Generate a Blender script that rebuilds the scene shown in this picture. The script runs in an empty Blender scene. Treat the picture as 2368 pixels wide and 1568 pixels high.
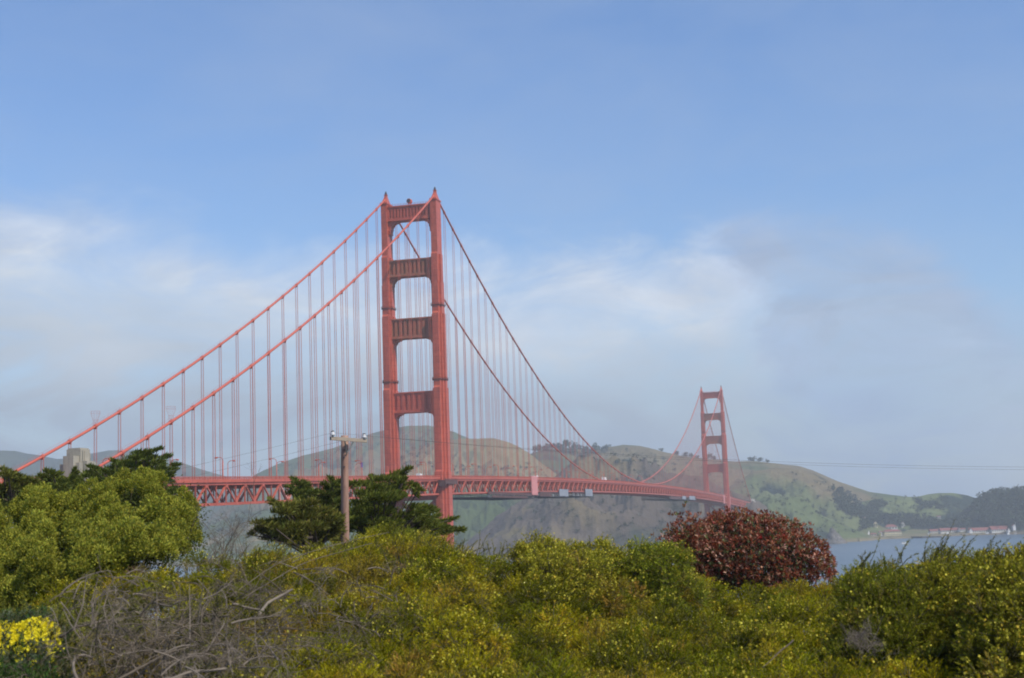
import bpy, math, random
import numpy as np
from mathutils import Matrix, Vector

# ------------------------------------------------------------------ scene, camera, sky, sun
S = bpy.context.scene
C = S.collection
rng = np.random.default_rng(7)
random.seed(7)

CAM = np.array([239.4, -712.1, 54.0])
YAW, PIT, ROL = math.radians(14.67), math.radians(7.24), math.radians(-2.04)
F = 3331.0                       # focal length for a 2367 px wide frame
fw = np.array([-math.sin(YAW)*math.cos(PIT), math.cos(YAW)*math.cos(PIT), math.sin(PIT)])
r0 = np.array([math.cos(YAW), math.sin(YAW), 0.0])
u0 = np.cross(r0, fw)
rx = r0*math.cos(ROL) + u0*math.sin(ROL)
ux = -r0*math.sin(ROL) + u0*math.cos(ROL)

def ray(px, py):
    return fw + rx*((px-1183.5)/F) + ux*((783.9-py)/F)
def pt(px, py, d):
    """world point seen at (px, py) at depth d along the view axis"""
    return CAM + ray(px, py)*d
def az_tan(px, py):
    d = ray(px, py)
    return math.atan2(d[0], d[1]), d[2]/math.hypot(d[0], d[1])
def on_plane(px, py, z):
    d = ray(px, py)
    return CAM + d*((z-CAM[2])/d[2])
def polar(az, r, z=0.0):
    return np.array([CAM[0]+r*math.sin(az), CAM[1]+r*math.cos(az), z])

cam_d = bpy.data.cameras.new("camera")
cam = bpy.data.objects.new("camera", cam_d)
C.objects.link(cam)
m = Matrix.Identity(4)
for i in range(3):
    m[i][0], m[i][1], m[i][2], m[i][3] = rx[i], ux[i], -fw[i], CAM[i]
cam.matrix_world = m
cam_d.sensor_width = 36.0
cam_d.lens = 36.0*F/2367.0
cam_d.clip_start, cam_d.clip_end = 0.5, 40000.0
cam_d.dof.use_dof = True
cam_d.dof.focus_distance = 700.0
cam_d.dof.aperture_fstop = 4.6
S.camera = cam

SUN_EL, SUN_AZ = math.radians(49), math.radians(113)      # azimuth clockwise from +Y
to_sun = Vector((math.sin(SUN_AZ)*math.cos(SUN_EL), math.cos(SUN_AZ)*math.cos(SUN_EL), math.sin(SUN_EL)))
sd = bpy.data.lights.new("sun", 'SUN')
sd.energy, sd.angle, sd.color = 4.8, math.radians(0.53), (1.0, 0.93, 0.82)
sun = bpy.data.objects.new("sun", sd)
sun.rotation_euler = to_sun.to_track_quat('Z', 'Y').to_euler()
sun.location = (CAM[0], CAM[1], 400)
C.objects.link(sun)

vs = S.view_settings
vs.view_transform, vs.look, vs.gamma, vs.exposure, vs.use_curve_mapping = 'Standard', 'None', 1.0, 0.0, False
S.render.engine = 'CYCLES'
S.cycles.use_denoising = True
try:
    S.cycles.denoiser = 'OPENIMAGEDENOISE'
    S.cycles.denoising_prefilter = 'ACCURATE'
except Exception:
    pass
S.cycles.max_bounces = 6
S.cycles.diffuse_bounces = 3
S.cycles.glossy_bounces = 2
S.cycles.transmission_bounces = 3
S.cycles.volume_bounces = 0
S.cycles.filter_width = 1.9
S.cycles.sample_clamp_indirect = 4.0

class NT:
    """small helper for node trees"""
    def __init__(self, tree):
        self.t = tree
        tree.nodes.clear()
    def n(self, typ, **kw):
        nd = self.t.nodes.new(typ)
        for k, v in kw.items():
            if k.startswith('i_'):
                key = k[2:]
                nd.inputs[int(key) if key.isdigit() else key.replace('_', ' ')].default_value = v
            else:
                setattr(nd, k, v)
        return nd
    def l(self, a, b):
        self.t.links.new(a, b)
    def math(self, op, a, b=None, c=None, clamp=False):
        nd = self.t.nodes.new('ShaderNodeMath')
        nd.operation = op
        nd.use_clamp = clamp
        for i, v in enumerate((a, b, c)):
            if v is None: continue
            if isinstance(v, (int, float)): nd.inputs[i].default_value = v
            else: self.l(v, nd.inputs[i])
        return nd.outputs[0]
    def mix(self, fac, a, b, blend='MIX'):
        nd = self.t.nodes.new('ShaderNodeMix')
        nd.data_type = 'RGBA'
        nd.blend_type = blend
        for idx, v in ((0, fac), (6, a), (7, b)):
            if isinstance(v, (int, float)): nd.inputs[idx].default_value = v
            elif isinstance(v, tuple): nd.inputs[idx].default_value = v if len(v) == 4 else (*v, 1)
            else: self.l(v, nd.inputs[idx])
        return nd.outputs[2]
    def ramp(self, fac, stops, interp='LINEAR'):
        nd = self.t.nodes.new('ShaderNodeValToRGB')
        cr = nd.color_ramp
        cr.interpolation = interp
        while len(cr.elements) > 1: cr.elements.remove(cr.elements[-1])
        for i, (p, c) in enumerate(stops):
            e = cr.elements[0] if i == 0 else cr.elements.new(p)
            e.position = p
            e.color = (c, c, c, 1) if isinstance(c, (int, float)) else (*c, 1)
        self.l(fac, nd.inputs[0])
        return nd.outputs[0]
    def noise(self, vec, scale, detail=5, rough=0.55, dist=0.0):
        nd = self.n('ShaderNodeTexNoise')
        nd.inputs['Scale'].default_value = scale
        nd.inputs['Detail'].default_value = detail
        nd.inputs['Roughness'].default_value = rough
        nd.inputs['Distortion'].default_value = dist
        if vec is not None: self.l(vec, nd.inputs['Vector'])
        return nd.outputs[0]

def make_world():
    w = bpy.data.worlds.new("World")
    S.world = w
    w.use_nodes = True
    t = NT(w.node_tree)
    out = t.n('ShaderNodeOutputWorld')
    sky = t.n('ShaderNodeTexSky', sky_type='NISHITA', sun_disc=False, sun_elevation=SUN_EL, sun_rotation=SUN_AZ,
              altitude=50.0, air_density=1.25, dust_density=0.6, ozone_density=3.0)
    tc = t.n('ShaderNodeTexCoord')
    sep = t.n('ShaderNodeSeparateXYZ')
    t.l(tc.outputs['Generated'], sep.inputs[0])
    X, Y, Z = sep.outputs
    DEG = 57.29578
    az = t.math('MULTIPLY', t.math('ARCTAN2', X, Y), DEG)
    el = t.math('MULTIPLY', t.math('ARCSINE', Z), DEG)
    # flattened direction coordinates for cloud noise, so that cloud forms are wider than tall
    cmb = t.n('ShaderNodeCombineXYZ')
    t.l(t.math('MULTIPLY', az, 0.06), cmb.inputs[0])
    t.l(t.math('MULTIPLY', el, 0.14), cmb.inputs[1])
    v = cmb.outputs[0]
    n1 = t.noise(v, 1.3, 7, 0.55, 0.3)
    n2 = t.noise(v, 3.2, 8, 0.62, 0.6)
    n3 = t.noise(v, 0.7, 4, 0.5)
    n4 = t.noise(v, 2.1, 9, 0.6, 1.2)
    # top edge of the cloud bank as a function of azimuth
    A0, A1, E0, E1 = -60.0, 40.0, 0.0, 22.0
    edge_px = [(-900, 470), (0, 500), (220, 535), (430, 560), (620, 590), (800, 600), (960, 585), (1080, 590), (1200, 610),
               (1290, 600), (1400, 585), (1560, 570), (1700, 548), (1780, 535), (1900, 545), (2040, 560), (2140, 600),
               (2230, 655), (2310, 720), (2420, 760), (3000, 700)]
    stops, wst, bst = [], [], []
    for px, py in edge_px:
        a, tn = az_tan(px, py)
        p = (math.degrees(a)-A0)/(A1-A0)
        stops.append((min(max(p, 0), 1), (math.degrees(math.atan(tn))-E0)/(E1-E0)))
    azn = t.math('DIVIDE', t.math('SUBTRACT', az, A0), A1-A0, clamp=True)
    edge = t.math('MULTIPLY', t.ramp(azn, stops), E1)
    soft_px = [(0, 2.2), (500, 2.0), (900, 1.6), (1250, 1.5), (1500, 1.4), (1750, 0.9), (2100, 1.1), (2367, 1.6)]
    soft = t.math('MULTIPLY', t.ramp(azn, [((math.degrees(az_tan(px, 700)[0])-A0)/(A1-A0), s/5) for px, s in soft_px]), 5.0)
    wob = t.math('ADD', t.math('MULTIPLY', t.math('SUBTRACT', n1, 0.5), 6.0), t.math('MULTIPLY', t.math('SUBTRACT', n2, 0.5), 4.0))
    d = t.math('ADD', t.math('SUBTRACT', edge, el), wob)           # degrees below the cloud top
    cov = t.n('ShaderNodeMapRange', interpolation_type='SMOOTHSTEP')
    t.l(d, cov.inputs[0])
    t.l(t.math('MULTIPLY', soft, -1.0), cov.inputs[1])
    t.l(soft, cov.inputs[2])
    cover = t.math('MULTIPLY', cov.outputs[0], t.math('ADD', 0.80, t.math('MULTIPLY', t.math('SUBTRACT', n4, 0.5), 2.0), clamp=True))
    # colour of the bank: bright near its sunlit top, blue grey lower down and in its shaded bellies
    depth = t.math('DIVIDE', t.math('ADD', d, t.math('MULTIPLY', t.math('SUBTRACT', n3, 0.5), 5.0)), 9.0, clamp=True)
    azw = t.math('ADD', azn, t.math('ADD', t.math('MULTIPLY', t.math('SUBTRACT', n1, 0.5), 0.11), t.math('MULTIPLY', t.math('SUBTRACT', n4, 0.5), 0.07)), clamp=True)
    rightn = t.ramp(azw, [((math.degrees(az_tan(px, 700)[0])-A0)/(A1-A0), q) for px, q in [(1640, 0.0), (1800, 1.0), (2367, 1.0)]])
    lowc = t.ramp(depth, [(0.0, CLOUD_TOP), (0.34, CLOUD_MID), (0.66, CLOUD_LOW), (1.0, CLOUD_BASE)])
    # brightness by azimuth: the left bank is whitest, the one at the right is a grey belly
    br = t.ramp(azw, [((math.degrees(az_tan(px, 700)[0])-A0)/(A1-A0), b) for px, b in
                      [(-600, .8), (0, .88), (250, .98), (700, .98), (1150, 1.0), (1300, .98), (1500, .98), (1700, .96), (1790, .72), (2050, .69), (2300, .74), (2700, .8)]])
    brm = t.n('ShaderNodeMapRange')
    t.l(d, brm.inputs[0])
    for i, x in ((1, 2.5), (2, 6.0)): brm.inputs[i].default_value = x
    br2 = t.math('ADD', t.math('MULTIPLY', br, t.math('SUBTRACT', 1.0, brm.outputs[0])), t.math('MULTIPLY', 0.86, brm.outputs[0]))
    tex = t.math('ADD', 0.72, t.math('MULTIPLY', n2, 0.56))
    bright = t.math('MULTIPLY', br2, tex)
    vm = t.n('ShaderNodeVectorMath', operation='SCALE')
    lowc = t.mix(rightn, lowc, t.mix(1.0, lowc, (0.84, 0.95, 1.12), 'MULTIPLY'))
    t.l(lowc, vm.inputs[0])
    t.l(bright, vm.inputs['Scale'])
    # thin veils high in the blue
    veil = t.math('MULTIPLY', t.math('SUBTRACT', n1, 0.42, clamp=True), 1.0, clamp=True)
    scl = t.n('ShaderNodeVectorMath', operation='SCALE')
    tint = t.mix(1.0, sky.outputs[0], SKY_TINT, 'MULTIPLY')
    t.l(tint, scl.inputs[0])
    scl.inputs['Scale'].default_value = 0.10
    skyc = t.mix(veil, scl.outputs[0], (0.42, 0.52, 0.70))
    full = t.mix(cover, skyc, vm.outputs[0])
    bg = t.n('ShaderNodeBackground')
    t.l(full, bg.inputs['Color'])
    bg.inputs['Strength'].default_value = 1.0
    t.l(bg.outputs[0], out.inputs['Surface'])
CLOUD_TOP = (0.66, 0.74, 0.88)
CLOUD_MID = (0.70, 0.77, 0.86)
CLOUD_LOW = (0.50, 0.60, 0.73)
CLOUD_BASE = (0.36, 0.46, 0.60)
SKY_TINT = (1.00, 1.18, 1.50)
make_world()

# ------------------------------------------------------------------ helpers
def tag(o, label=None, cat=None, group=None, kind=None):
    if label: o['label'] = label
    if cat: o['category'] = cat
    if group: o['group'] = group
    if kind: o['kind'] = kind
    return o
def link(o, parent=None):
    C.objects.link(o)
    if parent is not None: o.parent = parent
    return o
def empty(name, loc=(0, 0, 0), rz=0.0, parent=None):
    o = bpy.data.objects.new(name, None)
    o.location = loc
    o.rotation_euler = (0, 0, rz)
    o.empty_display_size = 0.2
    return link(o, parent)
def np_mesh(name, V, Fq, mat, parent=None, col=None, smooth=False, loc=None):
    """mesh from numpy arrays; Fq is (M,3) or (M,4) or a list of such arrays"""
    Fs = Fq if isinstance(Fq, list) else [Fq]
    me = bpy.data.meshes.new(name)
    V = np.asarray(V, dtype=np.float32)
    if loc is not None: V = V - np.asarray(loc, dtype=np.float32)
    me.vertices.add(len(V))
    me.vertices.foreach_set('co', V.ravel())
    li = np.concatenate([f.ravel() for f in Fs]).astype(np.int32)
    tot = np.concatenate([np.full(len(f), f.shape[1]) for f in Fs]).astype(np.int32)
    st = np.concatenate([[0], np.cumsum(tot)[:-1]]).astype(np.int32)
    me.loops.add(len(li))
    me.loops.foreach_set('vertex_index', li)
    me.polygons.add(len(tot))
    me.polygons.foreach_set('loop_start', st)
    me.polygons.foreach_set('loop_total', tot)
    if smooth: me.polygons.foreach_set('use_smooth', np.ones(len(tot), dtype=bool))
    if col is not None:
        a = me.color_attributes.new('tone', 'FLOAT_COLOR', 'POINT')
        c4 = np.ones((len(V), 4), dtype=np.float32)
        c4[:, :3] = col
        a.data.foreach_set('color', c4.ravel())
    me.update(calc_edges=True)
    me.validate()
    if mat: me.materials.append(mat)
    o = bpy.data.objects.new(name, me)
    if loc is not None: o.location = [float(x) for x in loc]
    return link(o, parent)

class MB:
    """collects boxes, beams and prisms and links them as ONE mesh object"""
    def __init__(self): self.v, self.f = [], []
    def add(self, vs_, fs_):
        b = len(self.v)
        self.v += [tuple(x) for x in vs_]
        self.f += [tuple(i+b for i in f) for f in fs_]
    def box(self, a, b):
        (x0, y0, z0), (x1, y1, z1) = a, b
        self.add([(x0,y0,z0),(x1,y0,z0),(x1,y1,z0),(x0,y1,z0),(x0,y0,z1),(x1,y0,z1),(x1,y1,z1),(x0,y1,z1)],
                 [(0,3,2,1),(4,5,6,7),(0,1,5,4),(1,2,6,5),(2,3,7,6),(3,0,4,7)])
    def beam(self, p0, p1, w, h, side=(1, 0, 0)):
        """bar from p0 to p1: w across 'side', h across the other"""
        p0, p1 = np.array(p0, float), np.array(p1, float)
        d = p1-p0
        d /= np.linalg.norm(d)
        s = np.array(side, float)
        s = s - d*np.dot(s, d)
        if np.linalg.norm(s) < 1e-6: s = np.array((0, 1, 0.)) - d*d[1]
        s /= np.linalg.norm(s)
        u = np.cross(d, s)
        vs_ = []
        for p in (p0, p1):
            for a, b in ((-1,-1),(1,-1),(1,1),(-1,1)): vs_.append(p + s*a*w/2 + u*b*h/2)
        self.add(vs_, [(0,1,2,3),(7,6,5,4),(0,4,5,1),(1,5,6,2),(2,6,7,3),(3,7,4,0)])
    def prism(self, poly, z0, z1, bottom=False, top=True):
        n = len(poly)
        vs_ = [(x, y, z0) for x, y in poly] + [(x, y, z1) for x, y in poly]
        fs_ = [(i, (i+1) % n, n+(i+1) % n, n+i) for i in range(n)]
        if top: fs_.append(tuple(range(n, 2*n)))
        if bottom: fs_.append(tuple(range(n-1, -1, -1)))
        self.add(vs_, fs_)
    def prism_y(self, poly, y0, y1):
        """polygon in xz extruded along y"""
        n = len(poly)
        vs_ = [(x, y0, z) for x, z in poly] + [(x, y1, z) for x, z in poly]
        fs_ = [(i, n+i, n+(i+1) % n, (i+1) % n) for i in range(n)]
        fs_ += [tuple(range(n)), tuple(range(2*n-1, n-1, -1))]
        self.add(vs_, fs_)
    def lathe(self, prof, c=(0, 0, 0), n=12):
        """prof: (radius, z) pairs"""
        vs_, fs_ = [], []
        for r, z in prof:
            for k in range(n):
                a = 2*math.pi*k/n
                vs_.append((c[0]+r*math.cos(a), c[1]+r*math.sin(a), c[2]+z))
        for j in range(len(prof)-1):
            for k in range(n):
                fs_.append((j*n+k, j*n+(k+1) % n, (j+1)*n+(k+1) % n, (j+1)*n+k))
        fs_.append(tuple(range(n-1, -1, -1)))
        fs_.append(tuple((len(prof)-1)*n+k for k in range(n)))
        self.add(vs_, fs_)
    def tube(self, pts, r, n=8):
        pts = [np.array(p, float) for p in pts]
        rs = r if hasattr(r, '__len__') else [r]*len(pts)
        vs_, fs_ = [], []
        for i, p in enumerate(pts):
            d = pts[min(i+1, len(pts)-1)] - pts[max(i-1, 0)]
            d = d/np.linalg.norm(d)
            a = np.array((0, 0, 1.)) if abs(d[2]) < .9 else np.array((1., 0, 0))
            s = np.cross(d, a); s /= np.linalg.norm(s)
            u = np.cross(s, d)
            for k in range(n):
                t = 2*math.pi*k/n
                vs_.append(p + (s*math.cos(t)+u*math.sin(t))*rs[i])
        for i in range(len(pts)-1):
            for k in range(n):
                fs_.append((i*n+k, i*n+(k+1) % n, (i+1)*n+(k+1) % n, (i+1)*n+k))
        fs_.append(tuple(range(n-1, -1, -1)))
        fs_.append(tuple((len(pts)-1)*n+k for k in range(n)))
        self.add(vs_, fs_)
    def build(self, name, mat, parent=None, smooth=False, loc=None):
        me = bpy.data.meshes.new(name)
        v = self.v if loc is None else [(x-loc[0], y-loc[1], z-loc[2]) for x, y, z in self.v]
        me.from_pydata(v, [], self.f)
        if smooth: me.polygons.foreach_set('use_smooth', [True]*len(me.polygons))
        me.update()
        if mat: me.materials.append(mat)
        o = bpy.data.objects.new(name, me)
        if loc is not None: o.location = loc
        return link(o, parent)

def tubes(P, R, sides=4):
    """vectorised tubes: P (B,K,3), R (B,K) -> verts, faces"""
    B, K, _ = P.shape
    T = np.gradient(P, axis=1)
    T /= np.linalg.norm(T, axis=2, keepdims=True)+1e-9
    ref = np.where(np.abs(T[..., 2:3]) < .9, np.array([0, 0, 1.]), np.array([1., 0, 0]))
    s = np.cross(T, ref); s /= np.linalg.norm(s, axis=2, keepdims=True)+1e-9
    u = np.cross(s, T)
    ang = np.arange(sides)*2*math.pi/sides
    V = P[:, :, None, :] + (s[:, :, None, :]*np.cos(ang)[None, None, :, None] + u[:, :, None, :]*np.sin(ang)[None, None, :, None])*R[:, :, None, None]
    idx = np.arange(B*K*sides).reshape(B, K, sides)
    a = idx[:, :-1, :]; b = np.roll(idx, -1, axis=2)[:, :-1, :]
    c = np.roll(idx, -1, axis=2)[:, 1:, :]; d = idx[:, 1:, :]
    return V.reshape(-1, 3), np.stack([a, b, c, d], -1).reshape(-1, 4)

def unit(a): return a/(np.linalg.norm(a, axis=-1, keepdims=True)+1e-9)
def rand_dirs(n): return unit(rng.normal(size=(n, 3)))
def leaves(P, D, N, L, W, fold=0.25):
    """leaf shaped quads: base P, long direction D, roughly facing N"""
    n = len(P)
    L = np.broadcast_to(L, (n,))[:, None]; W = np.broadcast_to(W, (n,))[:, None]
    D = unit(D); s = unit(np.cross(D, N)); nn = np.cross(s, D)
    a = P; b = P + D*L*.5 + s*W*.5 + nn*W*fold; c = P + D*L; d = P + D*L*.5 - s*W*.5 + nn*W*fold
    V = np.stack([a, b, c, d], 1).reshape(-1, 3)
    return V, np.arange(4*n).reshape(n, 4)
def fbm2(x, y, seed=0, octaves=5, gain=0.5, ridged=False):
    """value noise in numpy, about -1..1"""
    out = np.zeros_like(x, dtype=float); amp = 1.0; tot = 0
    for o in range(octaves):
        xi = np.floor(x).astype(np.int64); yi = np.floor(y).astype(np.int64)
        xf, yf = x-xi, y-yi
        def h(i, j):
            k = (i*374761393 + j*668265263 + (seed+o)*1442695041) & 0xffffffff
            k = ((k ^ (k >> 13))*1274126177) & 0xffffffff
            return ((k ^ (k >> 16)) & 0xffff)/32767.5-1.0
        sx_ = xf*xf*(3-2*xf); sy_ = yf*yf*(3-2*yf)
        v = (h(xi, yi)*(1-sx_)+h(xi+1, yi)*sx_)*(1-sy_) + (h(xi, yi+1)*(1-sx_)+h(xi+1, yi+1)*sx_)*sy_
        out += amp*((1-2*np.abs(v)) if ridged else v); tot += amp
        amp *= gain; x = x*2.03+17.1; y = y*2.03+5.7
    return out/tot

# ------------------------------------------------------------------ materials
def new_mat(name):
    mt = bpy.data.materials.new(name)
    mt.use_nodes = True
    t = NT(mt.node_tree)
    out = t.n('ShaderNodeOutputMaterial')
    return mt, t, out
def paint(name, c1, c2, rough=0.6, scale=0.15, c3=None, metallic=0.0, bump=0.0, bscale=30, grime=0.0, plates=0.0):
    """solid with large and small blotches of two (three) colours"""
    mt, t, out = new_mat(name)
    geo = t.n('ShaderNodeNewGeometry')
    pos = geo.outputs['Position']
    n1 = t.noise(pos, scale, 6, 0.6)
    f = t.ramp(n1, [(0.35, 0.0), (0.65, 1.0)])
    col = t.mix(f, c1, c2)
    if c3:
        n2 = t.noise(pos, scale*3.1, 5, 0.7)
        col = t.mix(t.ramp(n2, [(0.52, 0.0), (0.66, 1.0)]), col, c3)
    if grime:
        mp = t.n('ShaderNodeMapping'); t.l(pos, mp.inputs[0]); mp.inputs['Scale'].default_value = (1.2, 1.2, 0.06)
        n3 = t.noise(mp.outputs[0], 1.0, 4, .6)
        col = t.mix(t.math('MULTIPLY', t.ramp(n3, [(.5, 0), (.75, 1)]), grime), col, (c1[0]*.45, c1[1]*.5, c1[2]*.55))
    if plates:                                         # riveted plates, each weathered a little differently
        sp = t.n('ShaderNodeSeparateXYZ'); t.l(pos, sp.inputs[0])
        zz = t.math('DIVIDE', sp.outputs[2], 3.05)
        cb = t.n('ShaderNodeCombineXYZ')
        t.l(t.math('FLOOR', t.math('DIVIDE', sp.outputs[0], 1.07)), cb.inputs[0]); t.l(t.math('FLOOR', t.math('DIVIDE', sp.outputs[1], 1.07)), cb.inputs[1]); t.l(t.math('FLOOR', zz), cb.inputs[2])
        wn = t.n('ShaderNodeTexWhiteNoise'); t.l(cb.outputs[0], wn.inputs['Vector'])
        seam = t.math('LESS_THAN', t.math('FRACT', zz), 0.06)
        k = t.math('SUBTRACT', t.math('ADD', 1.0-plates, t.math('MULTIPLY', wn.outputs['Value'], plates*2)), t.math('MULTIPLY', seam, 0.3))
        vm = t.n('ShaderNodeVectorMath', operation='SCALE'); t.l(col, vm.inputs[0]); t.l(k, vm.inputs['Scale'])
        col = vm.outputs[0]
    bs = t.n('ShaderNodeBsdfPrincipled')
    t.l(col, bs.inputs['Base Color'])
    bs.inputs['Roughness'].default_value = rough
    bs.inputs['Metallic'].default_value = metallic
    if bump:
        bp = t.n('ShaderNodeBump'); bp.inputs['Strength'].default_value = bump
        t.l(t.noise(pos, bscale, 6, .65), bp.inputs['Height'])
        t.l(bp.outputs[0], bs.inputs['Normal'])
    t.l(bs.outputs[0], out.inputs['Surface'])
    return mt
def leaf_mat(name, trans=0.3, rough=0.8, spec=0.02, tcol=(1.1, 1.15, .6)):
    mt, t, out = new_mat(name)
    at = t.n('ShaderNodeAttribute', attribute_name='tone')
    col = at.outputs['Color']
    bs = t.n('ShaderNodeBsdfPrincipled')
    t.l(col, bs.inputs['Base Color'])
    bs.inputs['Roughness'].default_value = rough
    bs.inputs['Specular IOR Level'].default_value = spec
    tr = t.n('ShaderNodeBsdfTranslucent')
    t.l(t.mix(1.0, col, tcol, 'MULTIPLY'), tr.inputs['Color'])
    mx = t.n('ShaderNodeMixShader'); mx.inputs[0].default_value = trans
    t.l(bs.outputs[0], mx.inputs[1]); t.l(tr.outputs[0], mx.inputs[2])
    t.l(mx.outputs[0], out.inputs['Surface'])
    return mt
def tone_mat(name, rough=0.9, scale=0.02, amount=0.35, bump=0.0):
    """colour from the mesh attribute broken up by noise"""
    mt, t, out = new_mat(name)
    at = t.n('ShaderNodeAttribute', attribute_name='tone')
    geo = t.n('ShaderNodeNewGeometry')
    n1 = t.noise(geo.outputs['Position'], scale, 8, 0.65)
    k = t.math('ADD', 1.0-amount, t.math('MULTIPLY', n1, amount*2))
    vm = t.n('ShaderNodeVectorMath', operation='SCALE')
    t.l(at.outputs['Color'], vm.inputs[0]); t.l(k, vm.inputs['Scale'])
    bs = t.n('ShaderNodeBsdfPrincipled')
    t.l(vm.outputs[0], bs.inputs['Base Color'])
    bs.inputs['Roughness'].default_value = rough
    bs.inputs['Specular IOR Level'].default_value = 0.1
    if bump:
        bp = t.n('ShaderNodeBump'); bp.inputs['Strength'].default_value = bump
        bp.inputs['Distance'].default_value = 9.0
        t.l(n1, bp.inputs['Height']); t.l(bp.outputs[0], bs.inputs['Normal'])
    t.l(bs.outputs[0], out.inputs['Surface'])
    return mt

M = {}
M['orange'] = paint('orange_paint', (0.47, 0.092, 0.050), (0.40, 0.078, 0.044), 0.5, 0.09, c3=(0.52, 0.12, 0.07), grime=0.6, plates=0.07)
M['orange_light'] = paint('orange_cable_paint', (0.50, 0.11, 0.062), (0.45, 0.095, 0.056), 0.5, 0.2)
M['primer'] = paint('patched_panel_paint', (0.34, 0.105, 0.055), (0.25, 0.11, 0.055), 0.7, 0.22, c3=(0.44, 0.085, 0.045))
M['pale_primer'] = paint('pale_primer', (0.62, 0.24, 0.19), (0.55, 0.20, 0.15), 0.6, 0.3)
M['pink_sheet'] = paint('pink_sheeting', (0.62, 0.27, 0.26), (0.56, 0.23, 0.22), 0.7, 0.4)
M['dark_net'] = paint('dark_netting', (0.07, 0.035, 0.035), (0.11, 0.05, 0.045), 0.9, 0.5)
M['asphalt'] = paint('asphalt', (0.05, 0.05, 0.05), (0.06, 0.058, 0.055), 0.9, 0.4)
M['concrete'] = paint('weathered_concrete', (0.36, 0.325, 0.25), (0.30, 0.27, 0.21), 0.9, 0.12, c3=(0.24, 0.215, 0.17), grime=0.5)
M['pale_concrete'] = paint('pale_concrete', (0.55, 0.52, 0.46), (0.46, 0.43, 0.38), 0.9, 0.15)
M['steel_dark'] = paint('dark_steel', (0.05, 0.05, 0.06), (0.08, 0.07, 0.07), 0.6, 0.3)
M['tarp'] = paint('grey_tarpaulin', (0.30, 0.32, 0.36), (0.20, 0.22, 0.26), 0.7, 0.3)
M['white'] = paint('white_paint', (0.75, 0.75, 0.73), (0.68, 0.68, 0.66), 0.5, 0.3)
M['cream'] = paint('cream_wall', (0.62, 0.55, 0.34), (0.56, 0.50, 0.31), 0.8, 0.2)
M['white_wall'] = paint('white_wall', (0.66, 0.64, 0.58), (0.58, 0.56, 0.50), 0.8, 0.2)
M['red_roof'] = paint('red_roof', (0.22, 0.07, 0.055), (0.18, 0.06, 0.05), 0.8, 0.2)
M['window'] = paint('dark_window', (0.04, 0.045, 0.05), (0.06, 0.06, 0.06), 0.3, 0.3)
M['timber_dark'] = paint('dark_timber', (0.035, 0.033, 0.035), (0.055, 0.05, 0.05), 0.9, 0.4)
M['blue_sign'] = paint('blue_sign', (0.02, 0.08, 0.45), (0.025, 0.09, 0.42), 0.5, 0.5)
M['insulator'] = paint('white_insulator', (0.6, 0.6, 0.6), (0.55, 0.55, 0.55), 0.25, 2.0)
M['galvanised'] = paint('galvanised_steel', (0.42, 0.41, 0.38), (0.35, 0.34, 0.31), 0.5, 5)
M['wire'] = paint('wire', (0.10, 0.10, 0.10), (0.12, 0.12, 0.12), 0.6, 5)
M['rock'] = paint('sea_rock', (0.11, 0.10, 0.09), (0.055, 0.05, 0.046), 0.95, 0.14, c3=(0.27, 0.255, 0.235), bump=0.6, bscale=.4)
M['car_dark'] = paint('dark_car_paint', (0.03, 0.035, 0.05), (0.04, 0.04, 0.05), 0.25, 1)
M['car_silver'] = paint('silver_car_paint', (0.45, 0.46, 0.48), (0.42, 0.43, 0.45), 0.25, 1)
M['car_red'] = paint('red_car_paint', (0.30, 0.03, 0.03), (0.28, 0.03, 0.03), 0.25, 1)
M['tyre'] = paint('tyre', (0.02, 0.02, 0.02), (0.03, 0.03, 0.03), 0.8, 3)
M['foliage'] = leaf_mat('foliage', 0.30)
M['foliage_gloss'] = leaf_mat('glossy_foliage', 0.25, 0.40, 0.30, (1.2, .9, .7))
M['needles'] = leaf_mat('needle_foliage', 0.25, 0.8, 0.06)
M['petals'] = leaf_mat('petals', 0.35, 0.6, 0.2, (1.0, 0.95, 0.6))
M['hill'] = tone_mat('hill_cover', 0.95, 0.035, 0.55, 0.9)
M['far_tree'] = tone_mat('far_tree_foliage', 0.9, 0.08, 0.3)
def twig_mat(name, a, b, scale):
    return paint(name, a, b, 0.9, scale, bump=0.3, bscale=60)
M['dead_twig'] = twig_mat('dead_twig', (0.15, 0.118, 0.082), (0.075, 0.058, 0.04), 2.0)
M['pale_twig'] = twig_mat('pale_twig', (0.21, 0.172, 0.13), (0.13, 0.105, 0.08), 3.0)
M['bark'] = twig_mat('bark', (0.10, 0.075, 0.055), (0.06, 0.045, 0.035), 2.0)
M['green_stem'] = twig_mat('green_stem', (0.09, 0.085, 0.03), (0.12, 0.10, 0.05), 3.0)
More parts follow.
